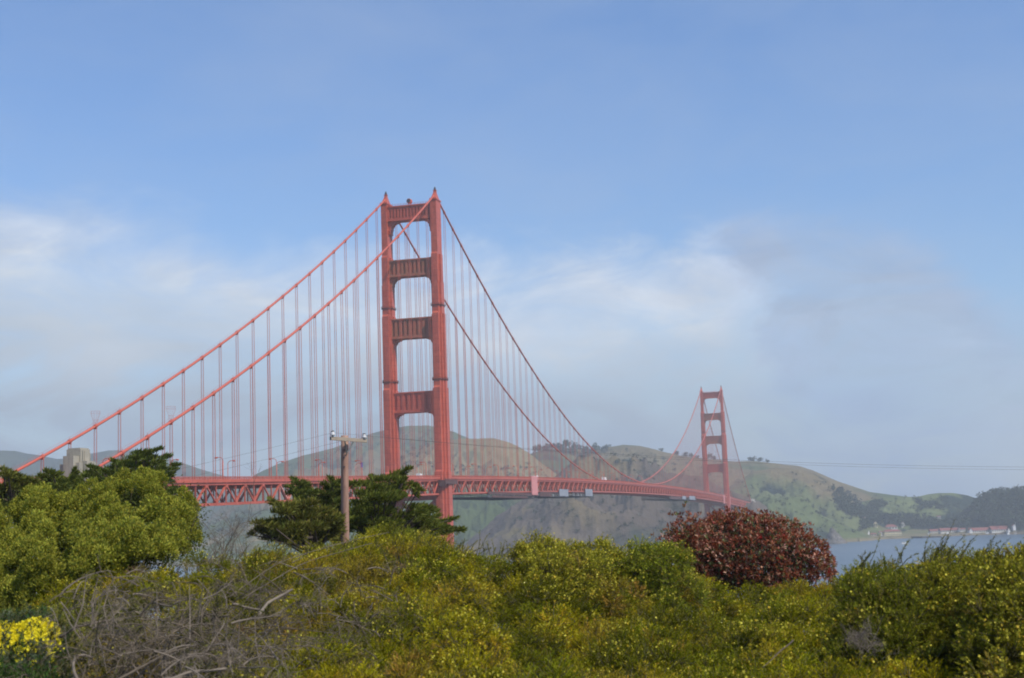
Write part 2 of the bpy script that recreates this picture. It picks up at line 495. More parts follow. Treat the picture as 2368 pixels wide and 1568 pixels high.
def pole_wood():
    mt, t, out = new_mat('weathered_pole_wood')
    geo = t.n('ShaderNodeNewGeometry')
    mp = t.n('ShaderNodeMapping'); t.l(geo.outputs['Position'], mp.inputs[0]); mp.inputs['Scale'].default_value = (14, 14, 0.8)
    n1 = t.noise(mp.outputs[0], 1.0, 6, .6)
    n2 = t.noise(geo.outputs['Position'], 0.9, 3, .5)
    col = t.mix(t.ramp(n1, [(.3, 0), (.7, 1)]), (0.24, 0.12, 0.08), (0.42, 0.25, 0.185))
    col = t.mix(t.math('MULTIPLY', t.ramp(n2, [(.4, 0), (.6, 1)]), .5), col, (0.30, 0.22, 0.17))
    bs = t.n('ShaderNodeBsdfPrincipled'); t.l(col, bs.inputs['Base Color']); bs.inputs['Roughness'].default_value = .9
    bp = t.n('ShaderNodeBump'); bp.inputs['Strength'].default_value = .5; t.l(n1, bp.inputs['Height']); t.l(bp.outputs[0], bs.inputs['Normal'])
    t.l(bs.outputs[0], out.inputs['Surface'])
    return mt
M['pole_wood'] = pole_wood()
M['arm_wood'] = paint('grey_crossarm_wood', (0.34, 0.285, 0.22), (0.27, 0.22, 0.17), 0.9, 3)
def water_mat():
    mt, t, out = new_mat('sea_water')
    geo = t.n('ShaderNodeNewGeometry')
    mp = t.n('ShaderNodeMapping'); t.l(geo.outputs['Position'], mp.inputs[0]); mp.inputs['Scale'].default_value = (.05, .05, .05)
    n1 = t.noise(mp.outputs[0], 1.0, 8, .7)
    n2 = t.noise(geo.outputs['Position'], 0.004, 4, .5)
    col = t.mix(t.ramp(n2, [(.4, 0), (.6, 1)]), (0.055, 0.085, 0.105), (0.08, 0.11, 0.13))
    bs = t.n('ShaderNodeBsdfPrincipled'); t.l(col, bs.inputs['Base Color']); bs.inputs['Roughness'].default_value = .28
    bp = t.n('ShaderNodeBump'); bp.inputs['Strength'].default_value = .7; bp.inputs['Distance'].default_value = 3.0
    t.l(n1, bp.inputs['Height']); t.l(bp.outputs[0], bs.inputs['Normal'])
    t.l(bs.outputs[0], out.inputs['Surface'])
    return mt
M['water'] = water_mat()
M['soil'] = paint('dark_soil', (0.05, 0.042, 0.028), (0.035, 0.032, 0.018), 0.95, 0.8, bump=.5, bscale=6)

# ------------------------------------------------------------------ water, ground, hills
def flat_grid(name, half, z, mat):
    o = MB()
    o.add([(CAM[0]-half, CAM[1]-half, z), (CAM[0]+half, CAM[1]-half, z), (CAM[0]+half, CAM[1]+half, z), (CAM[0]-half, CAM[1]+half, z)], [(0, 1, 2, 3)])
    return tag(o.build(name, mat), kind='structure')
flat_grid('water', 8000, 0.0, M['water'])

GP = [(0, 52.35), (6, 52.0), (12, 51.0), (20, 51.3), (27, 51.4), (40, 48.5), (80, 42.5), (200, 20), (330, 2), (380, -6), (420, -8)]
def ground_z(x, y):
    d = np.hypot(np.asarray(x)-CAM[0], np.asarray(y)-CAM[1])
    return np.interp(d, [g[0] for g in GP], [g[1] for g in GP])
def make_ground():
    na = 160
    rs = np.concatenate([np.linspace(0.01, 40, 60), np.linspace(42, 420, 60)])
    th = np.linspace(0, 2*math.pi, na+1)
    TH, R = np.meshgrid(th, rs)
    X, Y = CAM[0]+R*np.sin(TH), CAM[1]+R*np.cos(TH)
    Z = np.interp(R, [g[0] for g in GP], [g[1] for g in GP]) + fbm2(X*.35, Y*.35, 3, 4)*np.clip(R*.02, 0, 1.2)*.5
    V = np.stack([X, Y, Z], -1).reshape(-1, 3)
    i = np.arange(len(rs)*(na+1)).reshape(len(rs), na+1)
    Fq = np.stack([i[:-1, :-1], i[:-1, 1:], i[1:, 1:], i[1:, :-1]], -1).reshape(-1, 4)[:, ::-1]
    tag(np_mesh('ground', V, Fq, M['soil'], smooth=True), kind='structure')
make_ground()

GREEN, TAN, SCRUB, CLIFF, DIRT = (np.array(c) for c in ((.060, .088, .030), (.175, .138, .068), (.013, .024, .016), (.095, .077, .062), (.22, .17, .11)))
# ridge lines as seen from the car park: (image x, image y), range in metres, width of the front slope, palette
LAYERS = [
 dict(R=5200, W=1500, B=1200, pal='far', px=[(-500, 1060), (-250, 1048), (-100, 1042), (0, 1041), (35, 1042), (80, 1052), (130, 1062), (180, 1061), (210, 1050), (250, 1043), (300, 1041), (340, 1044), (380, 1055), (420, 1068), (470, 1084), (520, 1099), (580, 1125), (640, 1160)]),
 dict(R=4100, W=1300, B=900, pal='green', px=[(430, 1240), (520, 1165), (560, 1125), (590, 1098), (640, 1075), (700, 1055), (760, 1040), (810, 1022), (860, 1000), (900, 990), (940, 982), (990, 981), (1020, 988), (1050, 997), (1080, 1011), (1110, 1030), (1150, 1055), (1220, 1100), (1290, 1150)]),
 dict(R=3100, W=800, B=500, pal='tan', px=[(330, 1300), (450, 1228), (520, 1200), (600, 1180), (690, 1170), (760, 1160), (830, 1120), (880, 1085), (930, 1050), (980, 1030), (1030, 1022), (1060, 1015), (1100, 1016), (1140, 1015), (1175, 1024), (1200, 1035), (1225, 1050), (1250, 1070), (1280, 1092), (1310, 1110), (1350, 1135), (1400, 1165)]),
 dict(R=3500, W=700, B=600, pal='green', px=[(1150, 1110), (1200, 1065), (1230, 1047), (1260, 1036), (1300, 1032), (1345, 1036), (1380, 1037), (1410, 1031), (1440, 1027), (1470, 1029), (1500, 1035), (1530, 1044), (1570, 1054), (1610, 1060), (1650, 1064), (1700, 1068), (1740, 1066), (1790, 1071), (1850, 1077), (1880, 1087), (1905, 1098), (1940, 1113), (1975, 1125), (2010, 1137), (2060, 1144), (2110, 1150), (2150, 1162), (2200, 1185), (2260, 1215)]),
 dict(R=3050, W=420, B=400, pal='olive', px=[(1600, 1180), (1680, 1130), (1740, 1090), (1790, 1080), (1850, 1083), (1885, 1095), (1910, 1108), (1935, 1128), (1960, 1150), (1985, 1172), (2010, 1192), (2040, 1210), (2080, 1226)]),
 dict(R=3300, W=420, B=500, pal='meadow', px=[(1940, 1190), (1990, 1160), (2040, 1150), (2090, 1149), (2120, 1149), (2145, 1143), (2170, 1140), (2205, 1140), (2235, 1145), (2260, 1153), (2300, 1165), (2360, 1180), (2450, 1190), (2700, 1215)]),
 dict(R=3000, W=300, B=300, pal='wood', px=[(2180, 1215), (2220, 1185), (2250, 1163), (2275, 1147), (2300, 1139), (2330, 1136), (2367, 1137), (2450, 1140), (2600, 1160), (2800, 1200)]),
 dict(R=2420, W=330, B=260, pal='cliff', px=[(960, 1330), (1030, 1285), (1075, 1255), (1110, 1228), (1150, 1195), (1200, 1165), (1245, 1140), (1280, 1108), (1310, 1082), (1340, 1068), (1380, 1064), (1420, 1062), (1460, 1062), (1490, 1066), (1515, 1078), (1540, 1092), (1580, 1104), (1620, 1112), (1660, 1124), (1700, 1140), (1740, 1152), (1770, 1170), (1800, 1215)]),
 dict(R=2720, W=190, B=200, pal='bluff', px=[(1660, 1180), (1700, 1165), (1740, 1156), (1780, 1153), (1824, 1152), (1852, 1155), (1870, 1166), (1884, 1182), (1905, 1194), (1942, 1210), (1970, 1222), (1990, 1229), (2015, 1240), (2030, 1250)]),
]
def hills():
    az0, az1 = math.radians(-42), math.radians(13)
    na = 1250
    az = np.linspace(az0, az1, na)
    rs = np.concatenate([np.arange(1950, 3300, 7.5), np.arange(3300, 4400, 16), np.arange(4400, 6600, 45)])
    AZ, R = np.meshgrid(az, rs)
    X, Y = CAM[0]+R*np.sin(AZ), CAM[1]+R*np.cos(AZ)
    H = np.full_like(X, -14.0)
    W = np.zeros_like(X, dtype=int)-1
    TT = np.zeros_like(X)
    gul = fbm2(X/95., Y/95., 11, 5, .55, ridged=True)
    gul2 = fbm2(X/38., Y/38., 12, 4, .55, ridged=True)
    big = fbm2(X/260., Y/260., 21, 4)
    for k, L in enumerate(LAYERS):
        aa, hh = [], []
        for px, py in L['px']:
            a, tn = az_tan(px, py)
            aa.append(a); hh.append(CAM[2]+L['R']*tn)
        ridge = np.interp(az, aa, hh, left=-40, right=-40)[None, :]
        Rk = L['R']*(1+0.012*np.sin(az*37+k))[None, :]
        t = (R-(Rk-L['W']))/L['W']
        up = np.clip(t, 0, 1)
        p = up*(1.55-.55*up) if L['pal'] in ('cliff', 'bluff') else up*up*(1.0-.45*up)/(0.55)
        p = np.where(t < 0, t*.6, p)
        dn = np.clip((R-Rk)/L['B'], 0, 3)
        p = np.where(t > 1, 1-dn*dn*.9, p)
        rr = np.maximum(ridge, -6)
        h = -6 + (rr+6)*np.maximum(p, -.3) - 8*(p < 0)*np.minimum(np.abs(p)*4, 1)
        amp = (rr+6)*np.clip(up*(1-up)*4, 0, 1)*np.where(t > 1, 0, 1)
        k1 = .32 if L['pal'] in ('cliff', 'bluff') else .17
        h = h + amp*(gul*k1 + big*.10 + gul2*.085 - .05)
        tk = h > H
        H = np.where(tk, h, H); W = np.where(tk, k, W); TT = np.where(tk, up, TT)
    # Fort flats by the cove
    a_l, _ = az_tan(1985, 1240); a_r, _ = az_tan(2700, 1240)
    flat = (AZ > a_l) & (R > shore_range(AZ)) & (R < 3150)
    e = np.clip((R-shore_range(AZ))/12., 0, 1)*4.0 + np.clip((R-2880)/300., 0, 1)*14
    H = np.where(flat, np.maximum(H, e), H)
    W = np.where(flat & (H <= e+.01), 99, W)
    # colours
    n1 = fbm2(X/120., Y/120., 31, 5); n2 = fbm2(X/45., Y/45., 32, 4); n3 = fbm2(X/300., Y/300., 33, 3)
    gz, gr = np.gradient(H), None
    slope_r = np.abs(np.gradient(H, axis=0)/np.gradient(R, axis=0))
    def mixc(a, b, f): return a*(1-f[..., None])+b*f[..., None]
    sm = lambda v, a, b: np.clip((v-a)/(b-a), 0, 1)
    col = np.zeros(X.shape+(3,))
    pal = {k: L['pal'] for k, L in enumerate(LAYERS)}; pal[99] = 'flat'; pal[-1] = 'sea'
    for k, nm in pal.items():
        mk = W == k
        if not mk.any(): continue
        g = np.broadcast_to(GREEN, col.shape); tn = np.broadcast_to(TAN, col.shape); sc = np.broadcast_to(SCRUB, col.shape)
        if nm == 'far': c = mixc(sc*1.2, g*.75, sm(n1, -.2, .5))
        elif nm == 'green': c = mixc(mixc(g*.9, sc*1.2, sm(-gul+n2*.4, -.12, .18)), tn*.75, sm(n3+n1*.5, -.05, .25))
        elif nm == 'tan':
            hf = sm(H, 60, 150)
            c = mixc(mixc(g, sc*1.3, sm(-gul+n2*.5, -.2, .35)), tn*1.05, sm(n3+n2*.5+hf*.9-.3, -.05, .3))
        elif nm == 'olive': c = mixc(mixc(g*1.0+tn*.25, tn*.8, sm(n3+n2*.4, -.1, .25)), sc, sm(-gul+n1*.5, .0, .22))
        elif nm == 'meadow': c = mixc(g*1.25+tn*.25, sc*1.1, sm(n1+n2*.6, .08, .3))
        elif nm == 'wood': c = mixc(sc*.8, g*.5, sm(n2, .1, .5))
        elif nm == 'cliff':
            c = mixc(np.broadcast_to(CLIFF, col.shape)*1.0, sc*1.6, sm(n2-gul*.6, .0, .5))
            c = mixc(c, tn*.95, sm(n1+n2*.5+gul*.2, .02, .40)*.75)
            c = mixc(c, g*1.25+tn*.2, sm(TT+n2*.05, .86, .97)*sm(n3+n1, -.6, .0))
        elif nm == 'bluff':
            c = mixc(mixc(g*1.05+tn*.15, np.broadcast_to(CLIFF, col.shape)*1.1, sm(n1-gul*.4, .05, .4)), sc*1.2, sm(n2, .18, .45))
            c = mixc(c, tn*1.2, sm(TT, .93, 1.0)*.8)
        elif nm == 'flat': c = mixc(g*.9+tn*.4, np.broadcast_to(DIRT, col.shape), sm(n2, 0, .4))
        else: c = np.broadcast_to(CLIFF, col.shape)
        shore = sm(H, 7, 2)
        c = mixc(c, np.broadcast_to(DIRT, col.shape)*.9, shore*.8)
        col[mk] = c[mk]
    V = np.stack([X, Y, H], -1).reshape(-1, 3)
    i = np.arange(len(rs)*na).reshape(len(rs), na)
    Fq = np.stack([i[:-1, :-1], i[1:, :-1], i[1:, 1:], i[:-1, 1:]], -1).reshape(-1, 4)[:, ::-1]
    o = np_mesh('hills', V, Fq, M['hill'], col=col.reshape(-1, 3), smooth=True)
    tag(o, kind='structure')
    return az, rs, H
def shore_range(AZ):
    pts = [(1985, 2560), (2010, 2640), (2050, 2700), (2130, 2720), (2150, 2800), (2367, 2850), (2800, 2900)]
    return np.interp(AZ, [az_tan(p, 1240)[0] for p, _ in pts], [r for _, r in pts])
H_az, H_rs, H_z = hills()
def hill_z(x, y):
    a = math.atan2(x-CAM[0], y-CAM[1]); r = math.hypot(x-CAM[0], y-CAM[1])
    i = int(np.clip(np.searchsorted(H_rs, r), 1, len(H_rs)-1)); j = int(np.clip(np.searchsorted(H_az, a), 1, len(H_az)-1))
    return float(H_z[i, j])
def hill_hit(px, py, rmin=1960):
    """first point of the hills along the sight line, else the sea"""
    a, tn = az_tan(px, py)
    j = int(np.clip(np.searchsorted(H_az, a), 0, len(H_az)-1))
    z = CAM[2]+tn*H_rs
    hit = np.where((H_z[:, j] >= z) & (H_rs > rmin))[0]
    if len(hit):
        r = H_rs[hit[0]]
        return polar(a, r, H_z[hit[0], j])
    return None

# ------------------------------------------------------------------ suspension bridge (x across, y north, south tower at y=0)
SX, SPAN, SIDE, ZT = 13.716, 1280.0, 343.0, 227.4
def rail_z(y):
    if y < 0: return 79.2+.0236*y
    if y > SPAN: return 79.2-.0236*(y-SPAN)
    t = y/SPAN
    return 79.2+6.4*4*t*(1-t)
def cable_z(y):
    if y < 0 or y > SPAN:
        t = (-y if y < 0 else y-SPAN)/SIDE
        return ZT+(71.2-ZT)*t-4*10.3*t*(1-t)
    t = y/SPAN
    return ZT-4*CABLE_SAG*t*(1-t)
CABLE_SAG = 142.2
bridge = empty('suspension_bridge', (0, 0, 0))
tag(bridge, 'long orange red suspension bridge with two tall towers crossing the strait', 'bridge')

# tier: z bottom, z top, layers of (half width x, half depth y)
TIERS = [(194.8, 223.8, [(1.65, 4.0)]),
         (180.2, 194.8, [(1.65, 4.9), (2.72, 1.6)]),
         (163.3, 180.2, [(1.65, 4.9), (2.72, 2.5)]),
         (124.4, 163.3, [(1.68, 5.9), (2.55, 3.5), (3.4, 1.5)]),
         (81.0, 124.4, [(1.72, 6.8), (2.65, 4.3), (3.6, 2.0)]),
         (14.0, 81.0, [(1.75, 7.5), (2.75, 5.2), (3.85, 2.9)])]
def cross_poly(layers, cx):
    q = []
    for i, (hx, hy) in enumerate(layers):
        q.append((hx, hy))
        if i+1 < len(layers): q.append((hx, layers[i+1][1]))
    q1 = q[::-1]                                       # from the +x side round to +y
    pts = [(x, y) for x, y in q1] + [(-x, y) for x, y in q] + [(-x, -y) for x, y in q1] + [(x, -y) for x, y in q]
    return [(cx+x, y) for x, y in pts]
def make_leg(cx, parent):
    b = MB()
    for i, (z0, z1, L) in enumerate(TIERS):
        b.prism(cross_poly(L, cx), z0, z1)
        if i > 0:
            hy0, hy1 = TIERS[i-1][2][0][1], L[0][1]
            if hy1 > hy0+.1:
                for s in (-1, 1):                      # sloping ledge over the step
                    hx = L[0][0]-.05
                    v = [(cx-hx, s*(hy0-.2), z1), (cx+hx, s*(hy0-.2), z1), (cx+hx, s*(hy1-.02), z1), (cx-hx, s*(hy1-.02), z1),
                         (cx-hx, s*(hy0-.2), z1+1.25), (cx+hx, s*(hy0-.2), z1+1.25)]
                    b.add(v, [(4, 5, 2, 3), (0, 4, 3), (1, 2, 5)] if s < 0 else [(3, 2, 5, 4), (0, 3, 4), (1, 5, 2)])
    # vertical seams: thin proud strips on the broad faces
    for z0, z1, L in TIERS[:5]:
        hx, hy = L[0]
        for s in (-1, 1):
            for q in (-.55, .55):
                b.box((cx+q-.05, s*hy-.06, z0+1), (cx+q+.05, s*hy+.06, z1-1.5))
    return b.build('leg', M['orange'], parent)
STRUTS = [(222.4, 214.2, 207.0, 13, 'orange'), (193.3, 184.1, 176.4, 10, 'primer'), (162.0, 151.2, 143.6, 9, 'primer'), (123.2, 112.3, 96.6, 8, 'orange')]
def make_strut(zt, zf, zb, nrib, mat, hxin, parent):
    b = MB()
    x0 = SX-hxin                                      # inner face of the leg
    n = 6
    top = []
    for k in range(n+1):                              # concave fillet up to the leg
        a = k/n*math.pi/2
        top.append((x0+.6-3.0*(1-math.cos(a))-.6*(k == n)*0, zt+2.6*(1-math.sin(a))))
    right = [(x0+.8, zb), (x0-.55, zb), (x0-.9, zb+.5), (x0-1.0, zf-4.9-(zf-zb-7.7)*.35), (x0-1.45, zf-4.4-(zf-zb-7.7)*.3), (x0-1.55, zf-3.0), (x0-1.9, zf-2.6),
             (x0-2.5, zf-1.5), (x0-3.4, zf-.9), (x0-4.6, zf-.75), (x0-4.8, zf-.25), (x0-6.2, zf-.1)]
    poly = [(x, z) for x, z in right] + [(-x, z) for x, z in right[::-1]] + [(-x0-.8, zt+2.6)] + [(-x, z) for x, z in top] + [(x, z) for x, z in top[::-1]] + [(x0+.8, zt+2.6)]
    b.prism_y(poly, -2.3, 2.3)
    for s in (-1, 1):
        def slab(xa, xb, za, zc, d): b.box((xa, min(s*2.1, s*(2.3+d)), za), (xb, max(s*2.1, s*(2.3+d)), zc))
        slab(-x0-.3, x0+.3, zt-.75, zt-.1, 1.15)       # cornice
        slab(-x0-.3, x0+.3, zt-1.25, zt-.752, .8)
        slab(-x0-.3, x0+.3, zf+.05, zf+.55, 1.0)      # lower flange
        slab(-x0-.3, x0+.3, zf+.553, zf+1.5, .78)
        wgap = (2*x0-1.2)/nrib
        for k in range(nrib+1):
            xc = -x0+.6+wgap*k
            slab(xc-wgap*.27, xc+wgap*.27, zf+1.503, zt-1.253, .75)
        slab(-x0-.3, x0+.3, zt-2.1, zt-1.256, .60)
    # steps along the brackets
    for sx_ in (-1, 1):
        for fz in (.25, .5, .75):
            z = zb+(zf-4-zb)*fz
            b.box((min(sx_*(x0+.3), sx_*(x0-1.15)), -2.55, z-.18), (max(sx_*(x0+.3), sx_*(x0-1.15)), 2.55, z+.18))
    return b.build('strut', M[mat], parent)
def make_tower(y, label, beacon):
    b = MB()
    for z0, z1 in ((46.5, 69.0), (20.0, 43.0)):       # cross bracing below the deck
        for s in (-1, 1):
            b.beam((-s*12.4, .02*s, z0), (s*12.4, .02*s, z1), 3.2, 1.9, (0, 1, 0))
        b.box((-12.4, -1.7, z0-2.6), (12.4, 1.7, z0-.6))
    b.box((-12.2, -2.6, 66.8), (12.2, 2.6, 69.2))
    t = b.build('tower', M['orange'], bridge)
    t.location = (0, y, 0)
    tag(t, label)
    p = MB()
    p.prism([(-21, -10), (-14, -16), (14, -16), (21, -10), (21, 10), (14, 16), (-14, 16), (-21, 10)], -8, 11.5)
    p.box((-19, -9.5, 11.4), (-8, 9.5, 14.1)); p.box((8, -9.5, 11.4), (19, 9.5, 14.1))
    p.build('pier', M['pale_concrete'], t)
    for cx in (-SX, SX):
        make_leg(cx, t)
        f = MB()                                       # cap over the cable saddle
        prof = [(1.95, 4.35, 223.75), (1.95, 4.35, 224.5), (1.45, 3.5, 224.52), (1.1, 2.2, 226.2), (.78, 1.0, 227.9), (.62, .75, 229.2), (.85, .9, 229.25), (.85, .9, 229.6), (.35, .35, 229.62)]
        for (ax, ay, az_), (bx, by, bz) in zip(prof[:-1], prof[1:]):
            v = [(cx+sx_*ax, sy*ay, az_) for sx_, sy in ((-1,-1),(1,-1),(1,1),(-1,1))] + [(cx+sx_*bx, sy*by, bz) for sx_, sy in ((-1,-1),(1,-1),(1,1),(-1,1))]
            f.add(v, [(0,1,5,4),(1,2,6,5),(2,3,7,6),(3,0,4,7)])
        f.build('saddle_cap', M['orange'], t)
        g = MB()
        g.lathe([(.3, 0), (.62, .35), (.62, 1.0), (.3, 1.45), (.1, 1.9)], (cx, 0, 229.6), 10)
        g.build('lantern', M['steel_dark'], t, smooth=True)
        for zb, L in ((167.6, TIERS[2][2]), (128.6, TIERS[3][2])):
            w = MB()                                   # dark service walkway hugging the leg
            w.prism(cross_poly([(hx+.42, hy+.42) for hx, hy in L], cx), zb, zb+.30, True)
            for z in (zb+.72, zb+1.15):
                pl = cross_poly([(hx+.40, hy+.40) for hx, hy in L], cx)
                for p0, p1 in zip(pl, pl[1:]+pl[:1]): w.beam((*p0, z), (*p1, z), .07, .07, (0, 0, 1))
            for p0 in pl: w.box((p0[0]-.045, p0[1]-.045, zb+.303), (p0[0]+.045, p0[1]+.045, zb+1.2))
            w.build('service_walkway', M['dark_net'], t)
    hxs = (1.65, 1.65, 1.65, 1.68)
    for st, hx in zip(STRUTS, hxs): make_strut(*st, hx, t)
    r = MB()                                           # thin railing on the topmost strut
    for yy in (-2.2, 2.2):
        for z in (223.0, 223.5): r.box((-11, yy-.04, z), (11, yy+.04, z+.07))
        for xx in np.linspace(-10.9, 10.9, 15): r.box((xx-.04, yy-.05, 222.35), (xx+.04, yy+.05, 223.6))
    r.build('strut_railing', M['orange'], t)
    if beacon:
        d = MB()
        ax = unit(np.array((-.15, -1, .05)))
        c = np.array((-.6, 0, 224.9))
        d.tube([c-ax*1.0, c-ax*.9, c+ax*.95, c+ax*1.0], [1.15, 1.32, 1.32, 1.25], 20)
        d.beam(c+np.array((-.7, 0, -2.6)), c+np.array((-.7, 0, -.9)), .3, .5)
        d.beam(c+np.array((.7, 0, -2.6)), c+np.array((.7, 0, -.9)), .3, .5)
        bo = d.build('beacon', M['orange_light'], t)
        e = MB(); e.tube([c+ax*1.003, c+ax*1.06], [1.05, 1.05], 20)
        e.build('beacon_lens', M['steel_dark'], t)
    return t
make_tower(0, 'nearer south tower with patched brown middle struts', True)
make_tower(SPAN, 'far north tower fading in the haze', False)

# main cables with their bands
HANG = [-15.24*k for k in range(1, 22)] + [15.24*k for k in range(1, 84)] + [SPAN+15.24*k for k in range(1, 22)]
for x in (SX, -SX):
    c = MB()
    ys = np.concatenate([np.linspace(-SIDE, 0, 60), np.linspace(0, SPAN, 170)[1:], np.linspace(SPAN, SPAN+SIDE, 60)[1:]])
    pts = [(x, y, cable_z(y)) for y in ys]
    c.tube(pts, .47, 10)
    for s in (-1, 1):                                  # hand ropes above the cable
        c.tube([(x+s*.5, y, cable_z(y)+1.1) for y in ys[::2]], .03, 3)
    cb = c.build('main_cable', M['orange_light'], bridge, smooth=True)
    far = MB()
    for y in HANG:
        z = cable_z(y); dz = (cable_z(y+.5)-cable_z(y-.5))
        near = y < 0
        q = MB() if near else far
        n_ = unit(np.array((0, 1, dz)))
        p0 = np.array((x, y, z))
        q.tube([p0-n_*.75, p0-n_*.7, p0+n_*.7, p0+n_*.75], [.5, .64, .64, .5], 10)
        q.box((x-.5, y-.22, z-1.0), (x+.5, y+.22, z-.35))
        q.beam(p0+np.array((0, 0, .5)), p0+np.array((0, 0, 1.25)), .06, .06)
        if near: q.build('cable_band', M['orange'], cb)
    tag(far.build('cable_band', M['orange'], cb), kind='stuff')
    y = -15.24*19; z = cable_z(y)                      # flared wire cage standing on the cable
    q = MB(); top = []
    for k in range(10):
        a = 2*math.pi*k/10; ca, sa = math.cos(a), math.sin(a)
        pts = [(x+.75*ca, y+.75*sa, z+.6), (x+.8*ca, y+.8*sa, z+2.0), (x+1.6*ca, y+1.6*sa, z+4.2), (x+1.5*ca, y+1.5*sa, z+5.0)]
        q.tube(pts, .02, 4); top.append(pts)
    for j in (1, 2, 3):
        for k in range(10): q.tube([top[k][j], top[(k+1) % 10][j]], .018, 4)
    q.build('wire_cage', M['orange'], cb)

# suspenders: four ropes at every band
def susp(mb, x, y):
    zt, zb = cable_z(y)-.4, rail_z(y)-2.4
    if zt < zb+.3: return
    for dx in (-.42, .42):
        for dy in (-.16, .16):
            mb.tube([(x+dx*.8, y+dy, zt), (x+dx, y+dy, zt-min(2.2, .4*(zt-zb))), (x+dx, y+dy, zb)], .06, 5)
order = sorted([(math.hypot(x-CAM[0], y-CAM[1]), x, y) for x in (SX, -SX) for y in HANG])
rest = MB()
for i, (d_, x, y) in enumerate(order):
    if i < 100:
        q = MB(); susp(q, x, y)
        if q.v: q.build('suspender', M['orange'], bridge)
    else: susp(rest, x, y)
tag(rest.build('suspender', M['orange'], bridge), kind='stuff')

# deck: road slab, then trusses, floor beams and railings as its own pieces
Y0, Y1, PAN = -SIDE-130, SPAN+SIDE+10, 7.62
def strip(mb, xa, xb, za, zb, ya, yb, step=15.24):
    """box following the camber"""
    n = max(1, int(round((yb-ya)/step)))
    ys = np.linspace(ya, yb, n+1)
    v, f = [], []
    for y in ys:
        z = rail_z(y)
        v += [(xa, y, z+za), (xb, y, z+za), (xb, y, z+zb), (xa, y, z+zb)]
    for i in range(n):
        a = 4*i; b_ = a+4
        f += [(a, a+1, b_+1, b_), (a+1, a+2, b_+2, b_+1), (a+2, a+3, b_+3, b_+2), (a+3, a, b_, b_+3)]
    f += [(3, 2, 1, 0), (4*n, 4*n+1, 4*n+2, 4*n+3)]
    mb.add(v, f)
d = MB()
strip(d, -9.5, 9.5, -1.75, -1.25, Y0, Y1)
deck = d.build('deck', M['asphalt'], bridge)
e = MB()
for s in (-1, 1):
    a, b_ = sorted((s*9.55, s*14.2)); strip(e, a, b_, -1.75, -1.02, Y0, Y1)
    a, b_ = sorted((s*14.203, s*14.5)); strip(e, a, b_, -2.05, -.92, Y0, Y1)       # fascia
e.build('sidewalk', M['orange'], deck)
def segs():
    return [(-SIDE+2, -8.5), (8.5, SPAN-8.5), (SPAN+8.5, SPAN+SIDE-2)]
for (ya, yb) in segs():
    n = int(round((yb-ya)/PAN)); n -= n % 2
    st = (yb-ya)/n
    for s in (-1, 1):
        t_ = MB(); x = s*13.7
        strip(t_, x-.40, x+.40, -2.95, -2.15, ya, yb)
        strip(t_, x-.42, x+.42, -9.9, -9.0, ya, yb)
        for k in range(n+1):
            y = ya+st*k; z = rail_z(y)
            t_.box((x-.20, y-.20, z-9.0), (x+.20, y+.20, z-2.95))
            if k < n:
                z2 = rail_z(y+st)
                if k % 2 == 0: p0, p1 = (x, y, z-2.9), (x, y+st, z2-9.1)
                else: p0, p1 = (x, y, z-9.1), (x, y+st, z2-2.9)
                t_.beam(p0, p1, .52, .78 if k % 2 else .5)
            if k % 2 == 0:                              # gusset plates at the upper nodes
                t_.box((x-.43, y-1.0, z-3.75), (x+.43, y+1.0, z-2.05))
            else:
                t_.box((x-.45, y-.85, z-9.95), (x+.45, y+.85, z-8.4))
        t_.build('stiffening_truss', M['orange'], deck)
    fb = MB()
    for k in range(n+1):
        y = ya+st*k; z = rail_z(y)
        fb.box((-13.2, y-.22, z-3.9), (13.2, y+.22, z-3.6)); fb.box((-13.2, y-.22, z-2.2), (13.2, y+.22, z-1.9))
        for xx in np.linspace(-13, 13, 9): fb.box((xx-.15, y-.15, z-3.6), (xx+.15, y+.15, z-2.2))
        for q in range(8):
            xa, xb = -13+q*3.25, -13+(q+1)*3.25
            zz = (z-3.7, z-2.1) if q % 2 else (z-2.1, z-3.7)
            fb.beam((xa, y+.01*q, zz[0]), (xb, y+.01*q, zz[1]), .25, .25)
        if k % 2 == 0 and k+2 <= n:                    # lower lateral bracing
            zb = z-9.45
            fb.beam((-13.2, y, zb), (0, y+st, zb), .5, .4, (0, 0, 1)); fb.beam((13.2, y, zb+.02), (0, y+st, zb+.02), .5, .4, (0, 0, 1))
            fb.beam((0, y+st, zb-.02), (-13.2, y+2*st, zb-.02), .5, .4, (0, 0, 1)); fb.beam((0, y+st, zb+.03), (13.2, y+2*st, zb+.03), .5, .4, (0, 0, 1))
        fb.box((-13.2, y-.2, z-9.6), (13.2, y+.2, z-9.25))
    for xx in (-10.5, -7, -3.5, 0, 3.5, 7, 10.5):
        strip(fb, xx-.2, xx+.2, -2.6, -1.8, ya, yb)
    fb.build('floor_beams', M['orange'], deck)
